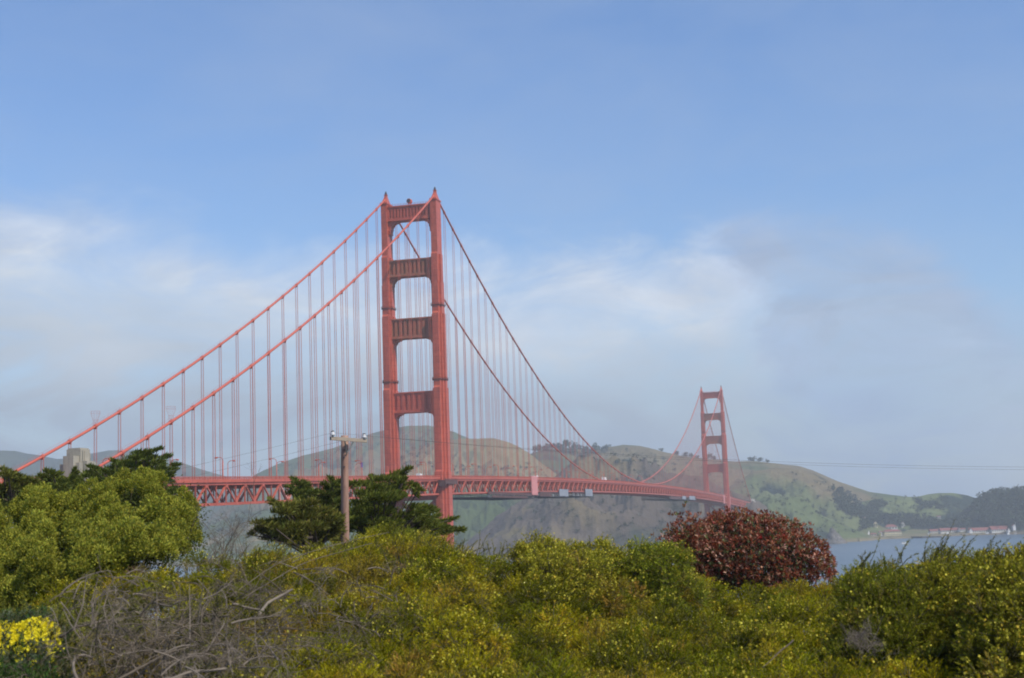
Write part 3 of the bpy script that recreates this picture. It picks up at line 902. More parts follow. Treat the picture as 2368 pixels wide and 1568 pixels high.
for s in (-1, 1):
    rb = MB()
    x = s*14.35
    strip(rb, x-.07, x+.07, -.10, .04, Y0, Y1)
    strip(rb, x-.05, x+.05, -.86, -.78, Y0, Y1)
    for y in np.arange(Y0, Y1, 3.81): rb.box((x-.10, y-.12, rail_z(y)-.95), (x+.10, y+.12, rail_z(y)+.02))
    for y in np.arange(Y0, Y1, .42):
        z = rail_z(y)
        rb.add([(x-.03, y-.06, z-.8), (x+.03, y-.06, z-.8), (x+.03, y+.06, z-.8), (x-.03, y+.06, z-.8), (x-.03, y-.06, z-.08), (x+.03, y-.06, z-.08), (x+.03, y+.06, z-.08), (x-.03, y+.06, z-.08)],
               [(0, 1, 5, 4), (1, 2, 6, 5), (2, 3, 7, 6), (3, 0, 4, 7)])
    # inner traffic rail
    xi = s*9.7
    strip(rb, xi-.1, xi+.1, -.42, -.2, Y0, Y1)
    for y in np.arange(Y0, Y1, 3.81): rb.box((xi-.08, y-.08, rail_z(y)-1.03), (xi+.08, y+.08, rail_z(y)-.42))
    rb.build('railing', M['orange'], deck)
# members newly painted in pale primer
pm = MB()
ya, yb = segs()[0]; n = int(round((yb-ya)/PAN)); n -= n % 2; st = (yb-ya)/n
k0 = int((-208-ya)/st); k0 += k0 % 2
for k in (k0, k0+1):
    y = ya+st*k; z = rail_z(y); x = 13.7+.03
    p0, p1 = ((x, y, z-2.9), (x, y+st, z-9.1)) if k % 2 == 0 else ((x, y, z-9.1), (x, y+st, z-2.9))
    pm.beam(p0, p1, .54, .82 if k % 2 else .54)
    pm.box((x-.22, y-.215, z-9.0), (x+.22, y+.215, z-2.98))
pm.build('primed_truss_members', M['pale_primer'], deck)

# things hung on or standing on the bridge
def hung(name, label, cat, group=None): return tag(empty(name, (0, 0, 0)), label, cat, group)
def cover(y0, y1, label, zlo=-11.6, zhi=.3):
    b = MB()
    x0, x1 = 14.55, 15.2
    z = rail_z((y0+y1)/2)
    b.box((x0, y0, z+zlo), (x1, y1, z+zhi))
    for f in np.linspace(.08, .92, 5): b.box((x1-.05, y0+(y1-y0)*f-.12, z+zlo+.4), (x1+.12, y0+(y1-y0)*f+.12, z+zhi-.4))
    for zz in np.linspace(zlo+1, zhi-1, 5): b.box((x1-.04, y0+.2, z+zz-.1), (x1+.16, y1-.2, z+zz+.1))
    o = b.build('painting_cover', M['pink_sheet'], None, loc=(15, (y0+y1)/2, z+zlo))
    tag(o, label, 'work cover', 'pink covers hung on the truss')
cover(181.5, 196.5, 'tall pale pink cover hung on the truss just north of the near tower')
cover(1228, 1241, 'pale pink cover hung on the truss just short of the far tower')
cover(1296, 1309, 'pale pink cover hung on the truss just past the far tower')

def traveller(ya, yb, label, tarps, dark):
    z = rail_z((ya+yb)/2)-9.9
    root = tag(empty('maintenance_platform', (0, (ya+yb)/2, z-3.2)), label, 'work platform', 'work platforms slung under the deck')
    lo = (0, (ya+yb)/2, z-3.2)
    def part(mb, name, mat):
        o = mb.build(name, mat, None, loc=lo); o.location = (0, 0, 0); o.parent = root; return o
    f = MB()
    for s in (-1, 1):
        x = s*14.6
        f.box((x-.15, ya, z-3.3), (x+.15, yb, z-3.0)); f.box((x-.1, ya, z-1.9), (x+.1, yb, z-1.75)); f.box((x-.15, ya, z-.6), (x+.15, yb, z-.3))
        for y in np.arange(ya, yb+.1, 4.0):
            f.box((x-.1, y-.1, z-3.0), (x+.1, y+.1, z+.3))
        for k, y in enumerate(np.arange(ya, yb-4, 4.0)):
            f.beam((x, y, z-3.0 if k % 2 else z-.5), (x, y+4, z-.5 if k % 2 else z-3.0), .12, .12)
    for y in np.arange(ya, yb+.1, 8.0): f.box((-14.4, y-.2, z-3.4), (14.4, y+.2, z-3.0))
    part(f, 'frame', M['steel_dark'])
    g = MB(); g.box((-14.4, ya+1, z-2.98), (14.4, yb-1, z-2.8)); part(g, 'floor', M['steel_dark'])
    if dark:
        h = MB()
        for y0, y1, zl, zh in dark: h.box((14.8, y0, z+zl), (15.0, y1, z+zh))
        part(h, 'dark_netting', M['dark_net'])
    for y0, y1, zl, zh in tarps:
        h = MB(); h.box((15.05, y0, z+zl), (15.2, y1, z+zh))
        for y in np.linspace(y0+.5, y1-.5, 5): h.box((15.1, y-.15, z+zl+.2), (15.32, y+.15, z+zh-.2))
        part(h, 'tarpaulin', M['tarp'])
    for y in np.linspace(ya+6, yb-6, 5):
        h = MB(); yy = y+random.uniform(-3, 3)
        h.box((13.2, yy-1.3, z-2.78), (14.3, yy+1.3, z-1.3)); h.box((13.4, yy-1.0, z-1.298), (14.1, yy+1.0, z-1.05))
        part(h, 'equipment_box', M['white' if random.random() < .6 else 'tarp'])
traveller(80, 198, 'long dark netted work platform slung under the deck beside the near tower', [], [(80, 198, -1.5, -.05), (88, 170, -3.3, -2.0)])
traveller(203, 290, 'open work platform with a hanging grey tarpaulin under the middle of the deck', [(258, 286, -2.6, 2.2)], [(203, 235, -3.2, -.8)])
traveller(300, 372, 'work platform ending in a big grey tarpaulin beyond the pink cover', [(344, 370, -2.8, 2.4)], [])
traveller(760, 960, 'far work platform with grey tarpaulins under the deck before the far tower', [(845, 872, -2.8, .6), (900, 945, -3.0, 1.2)], [(760, 840, -3.2, -.3)])
n_ = MB()                                              # netting around the tower leg at deck level
n_.box((9.6, -10.5, 76.2), (18.2, 10.5, 76.5))
for y in np.linspace(-10.2, 10.2, 9): n_.box((18.0, y-.08, 74.0), (18.15, y+.08, 77.6))
for yy in (-10.4, 10.4):
    for x in np.linspace(15.4, 18, 4): n_.box((x-.08, yy-.06, 72.5), (x+.08, yy+.06, 77.6))
for a, zz in ((74.6, 76.15), (76.55, 77.0)): n_.box((18.16, -10.4, a), (18.24, 9.8 if a < 74 else 10.4, zz))
n_.box((14.75, -10.62, 73.4), (18.2, -10.5, 76.15))
tag(n_.build('net_platform', M['dark_net'], None, loc=(14, 0, 72.5)), 'dark netted scaffold wrapped round the near tower leg at deck level', 'scaffold')

# lamp posts: pairs along both kerbs
ORD = 'first second third fourth fifth sixth seventh eighth ninth tenth eleventh twelfth thirteenth fourteenth fifteenth sixteenth'.split()
def make_lamp():
    root = empty('lamp_post')
    p = MB()
    p.lathe([(.28, 0), (.28, .7), (.17, .9), (.13, 6.6)], n=8)
    arc = [(0, 0, 6.6)] + [(-1.5+1.5*math.cos(a), 0, 6.6+1.35*math.sin(a)) for a in np.linspace(0, math.pi*.5, 7)[1:]] + [(-2.1, 0, 7.93)]
    p.tube(arc, .11, 8)
    p.build('post', M['orange'], root, smooth=True)
    h = MB(); h.tube([(-2.0, 0, 7.93), (-2.1, 0, 7.9), (-3.05, 0, 7.8), (-3.25, 0, 7.75)], [.14, .26, .30, .16], 8)
    h.build('lamp_head', M['orange_light'], root, smooth=True)
    return root
def copy_tree(o, parent=None):
    c = o.copy(); C.objects.link(c)
    if parent is not None: c.parent = parent
    for ch in list(o.children): copy_tree(ch, c)
    return c
lamp0 = make_lamp(); used = [False]
def place_lamp(s, y, label):
    o = lamp0 if not used[0] else copy_tree(lamp0)
    used[0] = True
    o.location = (s*10.2, y, rail_z(y)-1.0)
    o.rotation_euler = (0, 0, 0 if s > 0 else math.pi)
    tag(o, label, 'lamp post', 'red lamp posts along the bridge')
for s, nm in ((1, 'near'), (-1, 'far')):
    ys_ = [-16.8-45.7*k for k in range(7)]
    for k, y in enumerate(ys_):
        if abs(y) < 9: continue
        if s > 0 and k in (0,): pass
        lab = '%s curved red lamp post south of the near tower, on the %s kerb' % (ORD[k], nm)
        if s > 0 and k == 2: lab = 'curved red lamp post with a blue sign, on the near kerb south of the tower'
        place_lamp(s, y, lab)
    for k in range(14):
        y = 28.9+45.7*k
        place_lamp(s, y, '%s curved red lamp post past the near tower, on the %s kerb' % (ORD[k], nm))
sg = MB(); sg.box((9.85, -108.25, 80.5), (10.65, -108.18, 82.6)); sg.box((10.15, -108.17, 80.2), (10.3, -108.1, 82.7))
tag(sg.build('blue_sign', M['blue_sign'], None, loc=(10.2, -108.2, 80.2)), 'small blue sign fixed to a red lamp post on the bridge', 'sign')

# traffic
def make_car(mat, tall=False):
    root = empty('van' if tall else 'car')
    b = MB()
    if tall:
        prof = [(-2.9, .45), (2.9, .45), (2.9, 1.2), (2.45, 1.45), (2.1, 2.5), (-2.9, 2.6)]
    else:
        prof = [(-2.2, .35), (2.2, .35), (2.2, .8), (1.2, .95), (.6, 1.45), (-1.1, 1.5), (-1.9, 1.0), (-2.2, .9)]
    hw = 1.0 if tall else .88
    n = len(prof)
    b.add([(-hw, y, z) for y, z in prof]+[(hw, y, z) for y, z in prof], [tuple(range(n)), tuple(range(2*n-1, n-1, -1))]+[(i, n+i, n+(i+1) % n, (i+1) % n) for i in range(n)])
    b.build('body', mat, root)
    w = MB()
    for y in (-1.4, 1.4):
        for s in (-1, 1): w.tube([(s*(hw-.2), y, .33), (s*(hw+.02), y, .33)], [.33, .33], 10)
    w.build('wheels', M['tyre'], root)
    g = MB()
    if tall: g.box((-1.005, .9, 1.5), (1.005, 1.9, 2.2))
    else: g.box((-.885, -1.2, 1.0), (.885, .5, 1.38))
    g.build('windows', M['window'], root)
    return root
def place_car(o, lane, y, label, flip=False):
    o.location = (lane, y, rail_z(y)-1.24)
    o.rotation_euler = (0, 0, math.pi if flip else 0)
    tag(o, label, 'van' if o.name.startswith(('van', 'truck')) else 'car', 'traffic on the bridge')
tr = empty('truck')
b = MB(); b.box((-1.25, -5, .9), (1.25, 2.2, 4.1)); b.build('cargo_box', M['white'], tr)
b = MB(); b.prism([(-1.15, 2.4), (1.15, 2.4), (1.15, 4.3), (-1.15, 4.3)], .6, 2.9, True); b.build('cab', M['white'], tr)
b = MB()
for y in (-3.8, -2.6, 3.3):
    for s in (-1, 1): b.tube([(s*.85, y, .5), (s*1.2, y, .5)], [.5, .5], 12)
b.build('wheels', M['tyre'], tr)
def y_at(px, x, z=79):
    ys = np.linspace(-340, 1500, 3681)
    P = np.stack([np.full_like(ys, x), ys, np.full_like(ys, z)], -1)-CAM
    sx_ = 1183.5+F*(P@rx)/(P@fw)
    return float(ys[np.argmin(abs(sx_-px))])
place_car(tr, 7.5, y_at(1397, 7.5, 85), 'white box truck on the bridge where the far cable dips behind the railing')
vw = make_car(M['white'], True); place_car(vw, 7.5, y_at(1690, 7.5), 'white van on the bridge just past the far tower')
v2 = copy_tree(vw); place_car(v2, 4, y_at(970, 4), 'white van crossing between the near tower legs')
v3 = copy_tree(vw); place_car(v3, 7.5, y_at(1240, 7.5), 'white van rising behind the railing above the pink cover')
v4 = copy_tree(vw); place_car(v4, -4, y_at(1500, -4), 'white van on the middle of the bridge span')
cs = make_car(M['car_silver']); place_car(cs, 7.5, y_at(1085, 7.5), 'silver car on the bridge just past the near tower')
cd = make_car(M['car_dark']); place_car(cd, 4, y_at(760, 4), 'dark car on the bridge left of the wooden utility pole')
cr_ = make_car(M['car_red']); place_car(cr_, -4, y_at(1310, -4), 'red car on the bridge span beyond the pink cover')

# concrete pylons at the ends of the suspended spans
def pylon(cx, cy, z0, label, mat, tall=True, s=1.0, ztop=79.0):
    root = tag(empty('concrete_pylon', (cx, cy, z0)), label, 'pylon', 'concrete pylons of the bridge')
    def part(name, boxes):
        b = MB()
        for a, c in boxes: b.box(a, c)
        return b.build(name, M[mat], root)
    zt = ztop-z0
    root.scale = (s, s, 1)
    part('shaft', [((-2.6, -3.2, 0), (2.6, 2.6, zt)), ((-2.3, -2.9, zt), (2.3, 2.3, zt+.35)), ((2.6, -1.0, 0), (2.9, 1.9, zt-.5))])
    part('buttress', [((-2.2, 2.6, 0), (2.9, 6.6, zt-3.7)), ((-1.8, -6.6, 0), (2.0, -3.2, zt-2.0)), ((2.9, -2.6, 0), (4.6, 2.3, zt-3.4)), ((2.0, -5.2, 0), (3.4, -3.2, zt-3.9)),
                      ((-4.4, -4.4, 0), (-2.6, 2.9, zt-4.2))])
    part('groove_strip', [((2.905, -2.3, zt-3), (2.96, -1.9, zt-.1)), ((2.905, 2.0, zt-6), (2.97, 2.3, zt-1))])
    return root
pylon(13.7, -344.2, 5, 'tan stepped concrete pylon where the near cable meets the deck', 'concrete', s=.86)
pylon(-15.2, -347.5, 5, 'tan concrete pylon of the far cable at the left picture edge', 'concrete')
pylon(13.7, 1637, 5, 'pale concrete pylon at the far end of the bridge, near side', 'pale_concrete', ztop=77)
pylon(-13.7, 1637, 5, 'pale concrete pylon at the far end of the bridge, far side', 'pale_concrete', ztop=77)

# ------------------------------------------------------------------ far shore: trees, houses, rock, boats
def tree_cloud(n_trees, place, size, tone, seed=0, per=70):
    """many simple broadleaf trees: clumps of leaf faces round several lobes"""
    Vs, Fs, Cs = [], [], []; base = 0
    for k in range(n_trees):
        c = place(k)
        if c is None: continue
        h = size*random.uniform(.7, 1.25); w = h*random.uniform(.5, .85)
        nl = 5
        lob = np.array([[random.gauss(0, .45)*w, random.gauss(0, .45)*w, h*random.uniform(.22, .85)] for _ in range(nl)])
        pid = rng.integers(0, nl, per)
        P = lob[pid] + rand_dirs(per)*np.array([w*.5, w*.5, h*.24])*rng.uniform(.6, 1.0, (per, 1)) + np.array(c)
        V, Fq = leaves(P, rand_dirs(per), rand_dirs(per), h*.26, h*.2)
        tn = np.array(tone)*random.uniform(.7, 1.3)
        Vs.append(V); Fs.append(Fq+base); base += len(V)
        Cs.append(np.repeat(tn*rng.uniform(.75, 1.3, (per, 1)), 4, axis=0))
        tb = MB(); tb.tube([(c[0], c[1], c[2]-1), (c[0], c[1], c[2]+h*.5)], [h*.04, h*.025], 4)
        V2 = np.array(tb.v); Fq2 = np.array([f for f in tb.f if len(f) == 4])
        Vs.append(V2); Fs.append(Fq2+base); base += len(V2); Cs.append(np.full((len(V2), 3), .05))
    return np.concatenate(Vs), np.concatenate(Fs), np.concatenate(Cs)

def in_poly(px, py, poly):
    ins = False; j = len(poly)-1
    for i in range(len(poly)):
        (xi, yi), (xj, yj) = poly[i], poly[j]
        if (yi > py) != (yj > py) and px < (xj-xi)*(py-yi)/(yj-yi)+xi: ins = not ins
        j = i
    return ins
def scatter_poly(poly, rmin=1960):
    xs = [p[0] for p in poly]; ys = [p[1] for p in poly]
    def f(k):
        for _ in range(60):
            px, py = random.uniform(min(xs), max(xs)), random.uniform(min(ys), max(ys))
            if in_poly(px, py, poly):
                h = hill_hit(px, py, rmin)
                if h is not None: return h
        return None
    return f
DARKT = (.036, .052, .028)
WOODS = [([(2255, 1168), (2275, 1150), (2320, 1138), (2420, 1138), (2420, 1222), (2290, 1216), (2240, 1200)], 420, 13),
         ([(1985, 1215), (2010, 1192), (2050, 1197), (2110, 1197), (2180, 1212), (2230, 1205), (2240, 1224), (2100, 1224), (2040, 1214), (1995, 1228)], 230, 11),
         ([(1925, 1130), (1960, 1140), (1990, 1170), (1990, 1200), (1960, 1195), (1930, 1165)], 150, 9),
         ([(1980, 1180), (2030, 1160), (2050, 1172), (2020, 1196), (1985, 1205)], 100, 9),
         ([(2110, 1155), (2150, 1165), (2190, 1172), (2180, 1182), (2130, 1175)], 50, 8)]
Vs, Fs, Cs, b0 = [], [], [], 0
for poly, n, sz in WOODS:
    V, Fq, Cc = tree_cloud(n, scatter_poly(poly), sz, DARKT, per=60)
    Vs.append(V); Fs.append(Fq+b0); Cs.append(Cc); b0 += len(V)
tag(np_mesh('woodland', np.concatenate(Vs), np.concatenate(Fs), M['far_tree'], col=np.concatenate(Cs)), kind='stuff')
# scrub on the slopes
Vs, Fs, Cs, b0 = [], [], [], 0
for poly, n, sz in [([(1690, 1120), (1850, 1085), (1960, 1150), (2000, 1215), (1880, 1190), (1720, 1150)], 80, 6), ([(1760, 1165), (1860, 1160), (1990, 1232), (1930, 1245), (1780, 1200)], 60, 5),
                    ([(1050, 1080), (1250, 1080), (1290, 1120), (1050, 1100)], 90, 5), ([(1150, 1220), (1500, 1080), (1640, 1130), (1560, 1230), (1250, 1245)], 60, 6),
                    ([(1240, 1050), (1440, 1040), (1700, 1075), (1640, 1105), (1300, 1065)], 70, 7), ([(2010, 1150), (2250, 1150), (2240, 1200), (2060, 1195)], 70, 6),
                    ([(600, 1090), (880, 1010), (1000, 990), (1000, 1090), (700, 1095)], 120, 8), ([(450, 1190), (620, 1180), (640, 1250), (460, 1250)], 170, 7)]:
    V, Fq, Cc = tree_cloud(n, scatter_poly(poly), sz, (.036, .052, .028), per=34)
    Vs.append(V); Fs.append(Fq+b0); Cs.append(Cc); b0 += len(V)
tag(np_mesh('hillside_scrub', np.concatenate(Vs), np.concatenate(Fs), M['far_tree'], col=np.concatenate(Cs)), kind='stuff')
# trees one can tell apart on the ridge
def ridge_tree(px, py, R, h, label):
    a, tn = az_tan(px, py)
    c = polar(a, R); c[2] = hill_z(c[0], c[1])-.5
    if px > 1500: h *= .7
    V, Fq, Cc = tree_cloud(1, lambda k: c, h, DARKT, per=150)
    o = np_mesh('ridge_tree', V, Fq, M['far_tree'], col=Cc, loc=c)
    tag(o, label, 'tree', 'trees along the ridge skyline')
spots = [(1243, 1046, 16), (1258, 1042, 18), (1272, 1036, 20), (1288, 1034, 22), (1303, 1032, 20), (1318, 1033, 22), (1334, 1035, 19), (1352, 1038, 20), (1368, 1040, 20), (1384, 1038, 22),
         (1402, 1036, 12), (1530, 1046, 10), (1566, 1055, 16), (1580, 1057, 19), (1596, 1059, 18), (1612, 1061, 14), (1636, 1064, 20), (1648, 1065, 20), (1736, 1067, 20), (1752, 1069, 15), (1774, 1071, 13)]
for i, (px, py, h) in enumerate(spots):
    w = 'between the two towers' if px < 1620 else ('behind the far tower' if px < 1690 else 'right of the far tower')
    n_before = sum(1 for q in spots[:i] if (q[0] < 1620) == (px < 1620) and (q[0] < 1690) == (px < 1690))
    tot = ORD[n_before] if n_before < len(ORD) else 'last'
    ridge_tree(px, py, 3500, h, '%s dark tree from the left on the ridge skyline %s' % (tot, w))

def house(px, base_py, w_px, wall, roof_h, depth, label, wallm, name='house', cat='house', hip=False, windows=0, rows=1, rz=.0, group=None, gable=False):
    """walls with a pitched roof, standing on the ground seen at (px, base_py)"""
    g = hill_hit(px, base_py)
    if g is None: g = on_plane(px, base_py, 3.0)
    dist = float(np.dot(g-CAM, fw)); mpp = dist/F
    w = w_px*mpp
    root = empty(name, (g[0], g[1], g[2]-.3), math.radians(14)+rz)
    tag(root, label, cat, group)
    b = MB(); b.box((-w/2, 0, -2.5), (w/2, depth, wall)); wo = b.build('wall', M[wallm], root)
    r = MB(); e = .5; hx, hy = w/2+e, depth/2+e
    ins = min(w*.32, depth*.5) if hip else 0
    if gable:                                          # ridge runs away from the camera: gable in front
        v = [(-hx, -e, wall), (hx, -e, wall), (hx, depth+e, wall), (-hx, depth+e, wall), (0, -e, wall+roof_h), (0, depth+e, wall+roof_h)]
        r.add(v, [(0, 4, 5, 3), (1, 2, 5, 4), (3, 5, 2), (0, 3, 2, 1)])
        gb = MB(); gb.prism_y([(-w/2, wall-.01), (w/2, wall-.01), (0, wall+roof_h-.35)], .02, .3); gb.build('gable', M[wallm], root)
    else:
        v = [(-hx, -e, wall), (hx, -e, wall), (hx, depth+e, wall), (-hx, depth+e, wall), (-hx+ins, depth/2, wall+roof_h), (hx-ins, depth/2, wall+roof_h)]
        r.add(v, [(0, 1, 5, 4), (1, 2, 5), (2, 3, 4, 5), (3, 0, 4), (0, 3, 2, 1)])
    r.build('roof', M['red_roof'], root)
    if windows:
        for k in range(windows):
            x = -w/2+w*(k+.5)/windows
            for j in range(rows):
                z0 = wall*(j+.3)/rows; z1 = wall*(j+.8)/rows
                wd = MB(); wd.box((x-w/windows*.27, -.06, z0), (x+w/windows*.27, .1, z1)); wd.build('window', M['window'], root)
    return root
house(2064.5, 1238.5, 40, 8.2, 3.6, 14, 'long cream two storey building with red roof on the quay', 'cream', 'harbour_building', 'building', True, 11, 2)
house(2039, 1238.5, 11, 7.2, 1.2, 9, 'low pale wing at the left end of the cream quay building', 'white_wall', 'harbour_annex', 'building', False, 3, 1)
house(2061, 1223.5, 27, 4.8, 4.8, 12, 'wide hipped red roof house above the cream quay building', 'white_wall', 'house', 'house', True, 4, 1)
house(2025, 1219.5, 8.5, 7.5, 4.4, 8, 'small cream house with pointed red roof among trees, left of the hipped house', 'cream', 'house', 'house', False, 2, 2, gable=True)
house(2088, 1219.5, 7.5, 6.5, 4.2, 8, 'small grey white house with red roof, right of the hipped house', 'white_wall', 'house', 'house', False, 2, 2, gable=True)
house(1994, 1203, 13, 5.0, 1.2, 7, 'pale ruin like building among trees high above the sea rock', 'white_wall', 'building', 'building', False, 4, 1)
house(2020, 1239, 12, 3.5, 2.0, 7, 'low dull shed at the left end of the quay', 'pale_concrete', 'shed', 'shed', False, 2, 1)
BG = 'long red roofed barracks on the far shore'
house(2163, 1232.5, 24, 4.0, 3.5, 14, 'first long red roofed barrack from the left along the far shore', 'white_wall', 'barrack', 'barrack', False, 7, 1, group=BG)
house(2197, 1231.5, 44, 4.5, 4.6, 18, 'second long red roofed barrack from the left along the far shore', 'white_wall', 'barrack', 'barrack', False, 9, 1, group=BG)
house(2226, 1231, 13, 5.0, 2.2, 10, 'grey roofed white cottage between the red barracks', 'white_wall', 'cottage', 'cottage', False, 4, 1)
house(2268, 1231.5, 50, 4.2, 5.4, 18, 'third long red roofed barrack from the left along the far shore', 'white_wall', 'barrack', 'barrack', False, 10, 1, group=BG)
house(2319, 1231, 52, 4.5, 6.5, 22, 'tallest and longest red roofed barrack at the right end of the far shore', 'white_wall', 'barrack', 'barrack', False, 10, 1, group=BG)
for px, lab in ((2186, 'white gabled boathouse before the second red barrack'), (2219, 'white gabled boathouse at the right end of the second red barrack'), (2245, 'round shouldered white gabled boathouse before the third red barrack'),
                (2309, 'small white gabled boathouse before the tallest barrack, left one'), (2333, 'small white gabled boathouse before the tallest barrack, right one')):
    house(px, 1232.5, 8 if px == 2245 else 5.5, 4.2, 4.6, 10, lab, 'white', 'boathouse', 'boathouse', gable=True)
house(2346, 1231, 6, 9.0, 3.0, 8, 'narrow tall white house at the right end of the red barracks', 'white', 'house', 'house', gable=True)
house(2110, 1203, 5, 4.5, 1.8, 7, 'small white house on the wooded slope above the quay', 'white', 'house', 'house', windows=2)
house(2171, 1203, 8, 4.5, 1.6, 7, 'white house up the slope over the first barrack', 'white_wall', 'house', 'house', windows=3)
house(2218, 1231.5, 5, 3.5, 1.6, 6, 'tiny white hut beside the second boathouse', 'white', 'hut', 'hut')
# quay
qa, qb = on_plane(2040, 1243, 1.0), on_plane(2132, 1243, 1.0)
qd = unit(qb-qa); qn = np.array((-qd[1], qd[0], 0)); qz = np.array((0, 0, 1.))
q = MB()
def obox(mb, o, L, Dp, z0, z1, off=0):
    p = [o+qn*off, o+qd*L+qn*off, o+qd*L+qn*(off+Dp), o+qn*(off+Dp)]
    mb.add([tuple(a[:2])+(z0,) for a in p]+[tuple(a[:2])+(z1,) for a in p], [(0,3,2,1),(4,5,6,7),(0,1,5,4),(1,2,6,5),(2,3,7,6),(3,0,4,7)])
LQ = float(np.linalg.norm(qb-qa))
obox(q, qa, LQ, 40, -3, 2.6)
for k in range(24): obox(q, qa+qd*(LQ*(k+.3)/24), .8, .5, -3, 3.0, -.5)
obox(q, qa, LQ, .5, 2.605, 3.1)
tag(q.build('quay', M['timber_dark'], None, loc=tuple(qa)), 'dark timber faced quay below the cream harbour building', 'quay')
# parked cars and boats ashore: pale specks along the shore road
for k in range(14):
    px = 2142+k*15.5+random.uniform(-4, 4)
    g = hill_hit(px, 1236.5) 
    if g is None: continue
    c = copy_tree((vw, cs, cd)[k % 3])
    c.location = (g[0], g[1], g[2]); c.rotation_euler = (0, 0, random.uniform(0, 3))
    tag(c, '%s parked vehicle from the left along the far shore road' % (ORD[k]), 'parked vehicle', 'vehicles parked on the far shore')
for k, px in enumerate((1848, 1855, 1806, 1815)):
    a, tn = az_tan(px, 1155)
    g = polar(a, 2500); g[2] = hill_z(g[0], g[1])
    c = copy_tree((vw, cs)[k % 2]); c.location = tuple(g); c.rotation_euler = (0, 0, .4*k)
    tag(c, ('pale vehicle parked at the right edge of the viewpoint bluff', 'silver car parked next to the vehicle at the edge of the viewpoint bluff', 'white van parked on the viewpoint bluff nearer the bridge end', 'silver car parked on the viewpoint bluff nearer the bridge end')[k], 'parked vehicle', 'vehicles at the viewpoint')
# sea rock
def sea_rock():
    c = on_plane(1930, 1257, 0.0); n, mrow = 44, 26
    prof = [(0, 17.5), (2, 16), (6, 13), (11, 10.5), (15, 8.5), (18, 5.2), (22, 3.6), (25.5, 1.8), (26.5, .4)]
    V = []
    for i in range(mrow):
        z = -3+29.5*i/(mrow-1)
        r = np.interp(z, [p[0] for p in prof], [p[1] for p in prof])
        for k in range(n):
            a = 2*math.pi*k/n
            d_ = 1+.30*fbm2(np.array([k/n*9+z*.05]), np.array([z*.13]), 5, 5)[0]*(1.2)+.12*math.sin(a*2+1)
            V.append((c[0]+r*d_*math.cos(a)*1.05-max(z, 0)*.14, c[1]+r*d_*math.sin(a)*.9, z+.8*math.sin(k*2.3+i)))
    i = np.arange(n*mrow).reshape(mrow, n)
    Fq = np.stack([i[:-1], np.roll(i, -1, 1)[:-1], np.roll(i, -1, 1)[1:], i[1:]], -1).reshape(-1, 4)
    o = np_mesh('sea_rock', V, Fq, M['rock'], loc=(c[0], c[1], -3))
    tag(o, 'pointed grey sea stack standing in the water off the bluff', 'sea rock')
sea_rock()
# rocks along the shore
for k, (px, py, w) in enumerate(((1950, 1250, 5), (1962, 1247, 6), (1976, 1246.5, 5), (1990, 1246, 6), (2003, 1245, 5), (2020, 1244.5, 6), (2034, 1244, 5))):
    c = on_plane(px, py, 0.0); b = MB()
    prof = [(w*1.0, -2), (w*1.05, .5), (w*.8, 2.0), (w*.35, 3.2), (.2, 3.5)]
    b.lathe([(r*random.uniform(.9, 1.1), z) for r, z in prof], (0, 0, 0), 11)
    b.v = [(x*random.uniform(.75, 1.2), y*random.uniform(.75, 1.2), z*random.uniform(.8, 1.15)) for x, y, z in b.v]
    o = b.build('shore_rock', M['rock'], None); o.location = tuple(c)
    tag(o, '%s low rock at the waterline right of the sea stack' % ORD[k], 'rock', 'rocks at the waterline')
# boats
def boat(px, py, label, L=9.0):
    c = on_plane(px, py, 0.0)
    root = tag(empty('motor_boat', tuple(c), .3), label, 'boat')
    h = MB()
    sec = [(-L/2, 1.3, 1.0), (-L/4, 1.6, 1.1), (L/5, 1.4, 1.3), (L/2, .1, 1.7)]
    v = []
    for x, hw, hz in sec: v += [(x, -hw, hz), (x, -hw*.6, -.3), (x, hw*.6, -.3), (x, hw, hz)]
    f = []
    for i in range(3):
        a = 4*i; b_ = a+4
        f += [(a, a+1, b_+1, b_), (a+1, a+2, b_+2, b_+1), (a+2, a+3, b_+3, b_+2), (a+3, a, b_, b_+3)]
    f += [(3, 2, 1, 0), (12, 13, 14, 15)]
    h.add(v, f); h.build('hull', M['white'], root)
    k = MB(); k.prism([(-L*.25, -1.0), (L*.15, -1.0), (L*.2, 0), (L*.15, 1.0), (-L*.25, 1.0)], 1.12, 3.4); k.build('cabin', M['white'], root)
    w = MB(); w.box((-L*.2, -1.03, 2.2), (L*.12, 1.03, 2.9)); w.build('window', M['window'], root)
boat(2090, 1258.5, 'small white motor boat on the water below the quay', 13)
c = on_plane(2009, 1246.0, 0.0)
sb = tag(empty('sailboat', tuple(c), math.radians(14)), 'sailboat with one tall white sail close to the far shore', 'sailboat')
h = MB(); h.prism([(-5, 0), (-3.5, -1.4), (3, -1.3), (5.5, 0), (3, 1.3), (-3.5, 1.4)], -.3, 1.0); h.build('hull', M['white'], sb)
h = MB(); h.tube([(1.5, 0, 1), (1.5, 0, 17)], .12, 6); h.build('mast', M['steel_dark'], sb)
h = MB(); h.prism_y([(1.35, 2), (1.35, 16.5), (.2, 14), (-2.5, 8), (-5.5, 2)], -.05, .05); h.build('sail', M['white'], sb)
# tall flag pole by the shore at the right
g = hill_hit(2349, 1236)
if g is not None:
    h = MB(); h.tube([(0, 0, -1), (0, 0, 22)], [.35, .15], 6); o = h.build('flag_pole', M['white']); o.location = tuple(g); tag(o, 'thin tall white pole right of the red barracks', 'pole')

# ------------------------------------------------------------------ foreground plants
WIND = rx*0.40 - fw*0.05
UP = np.array((0, 0, 1.0))

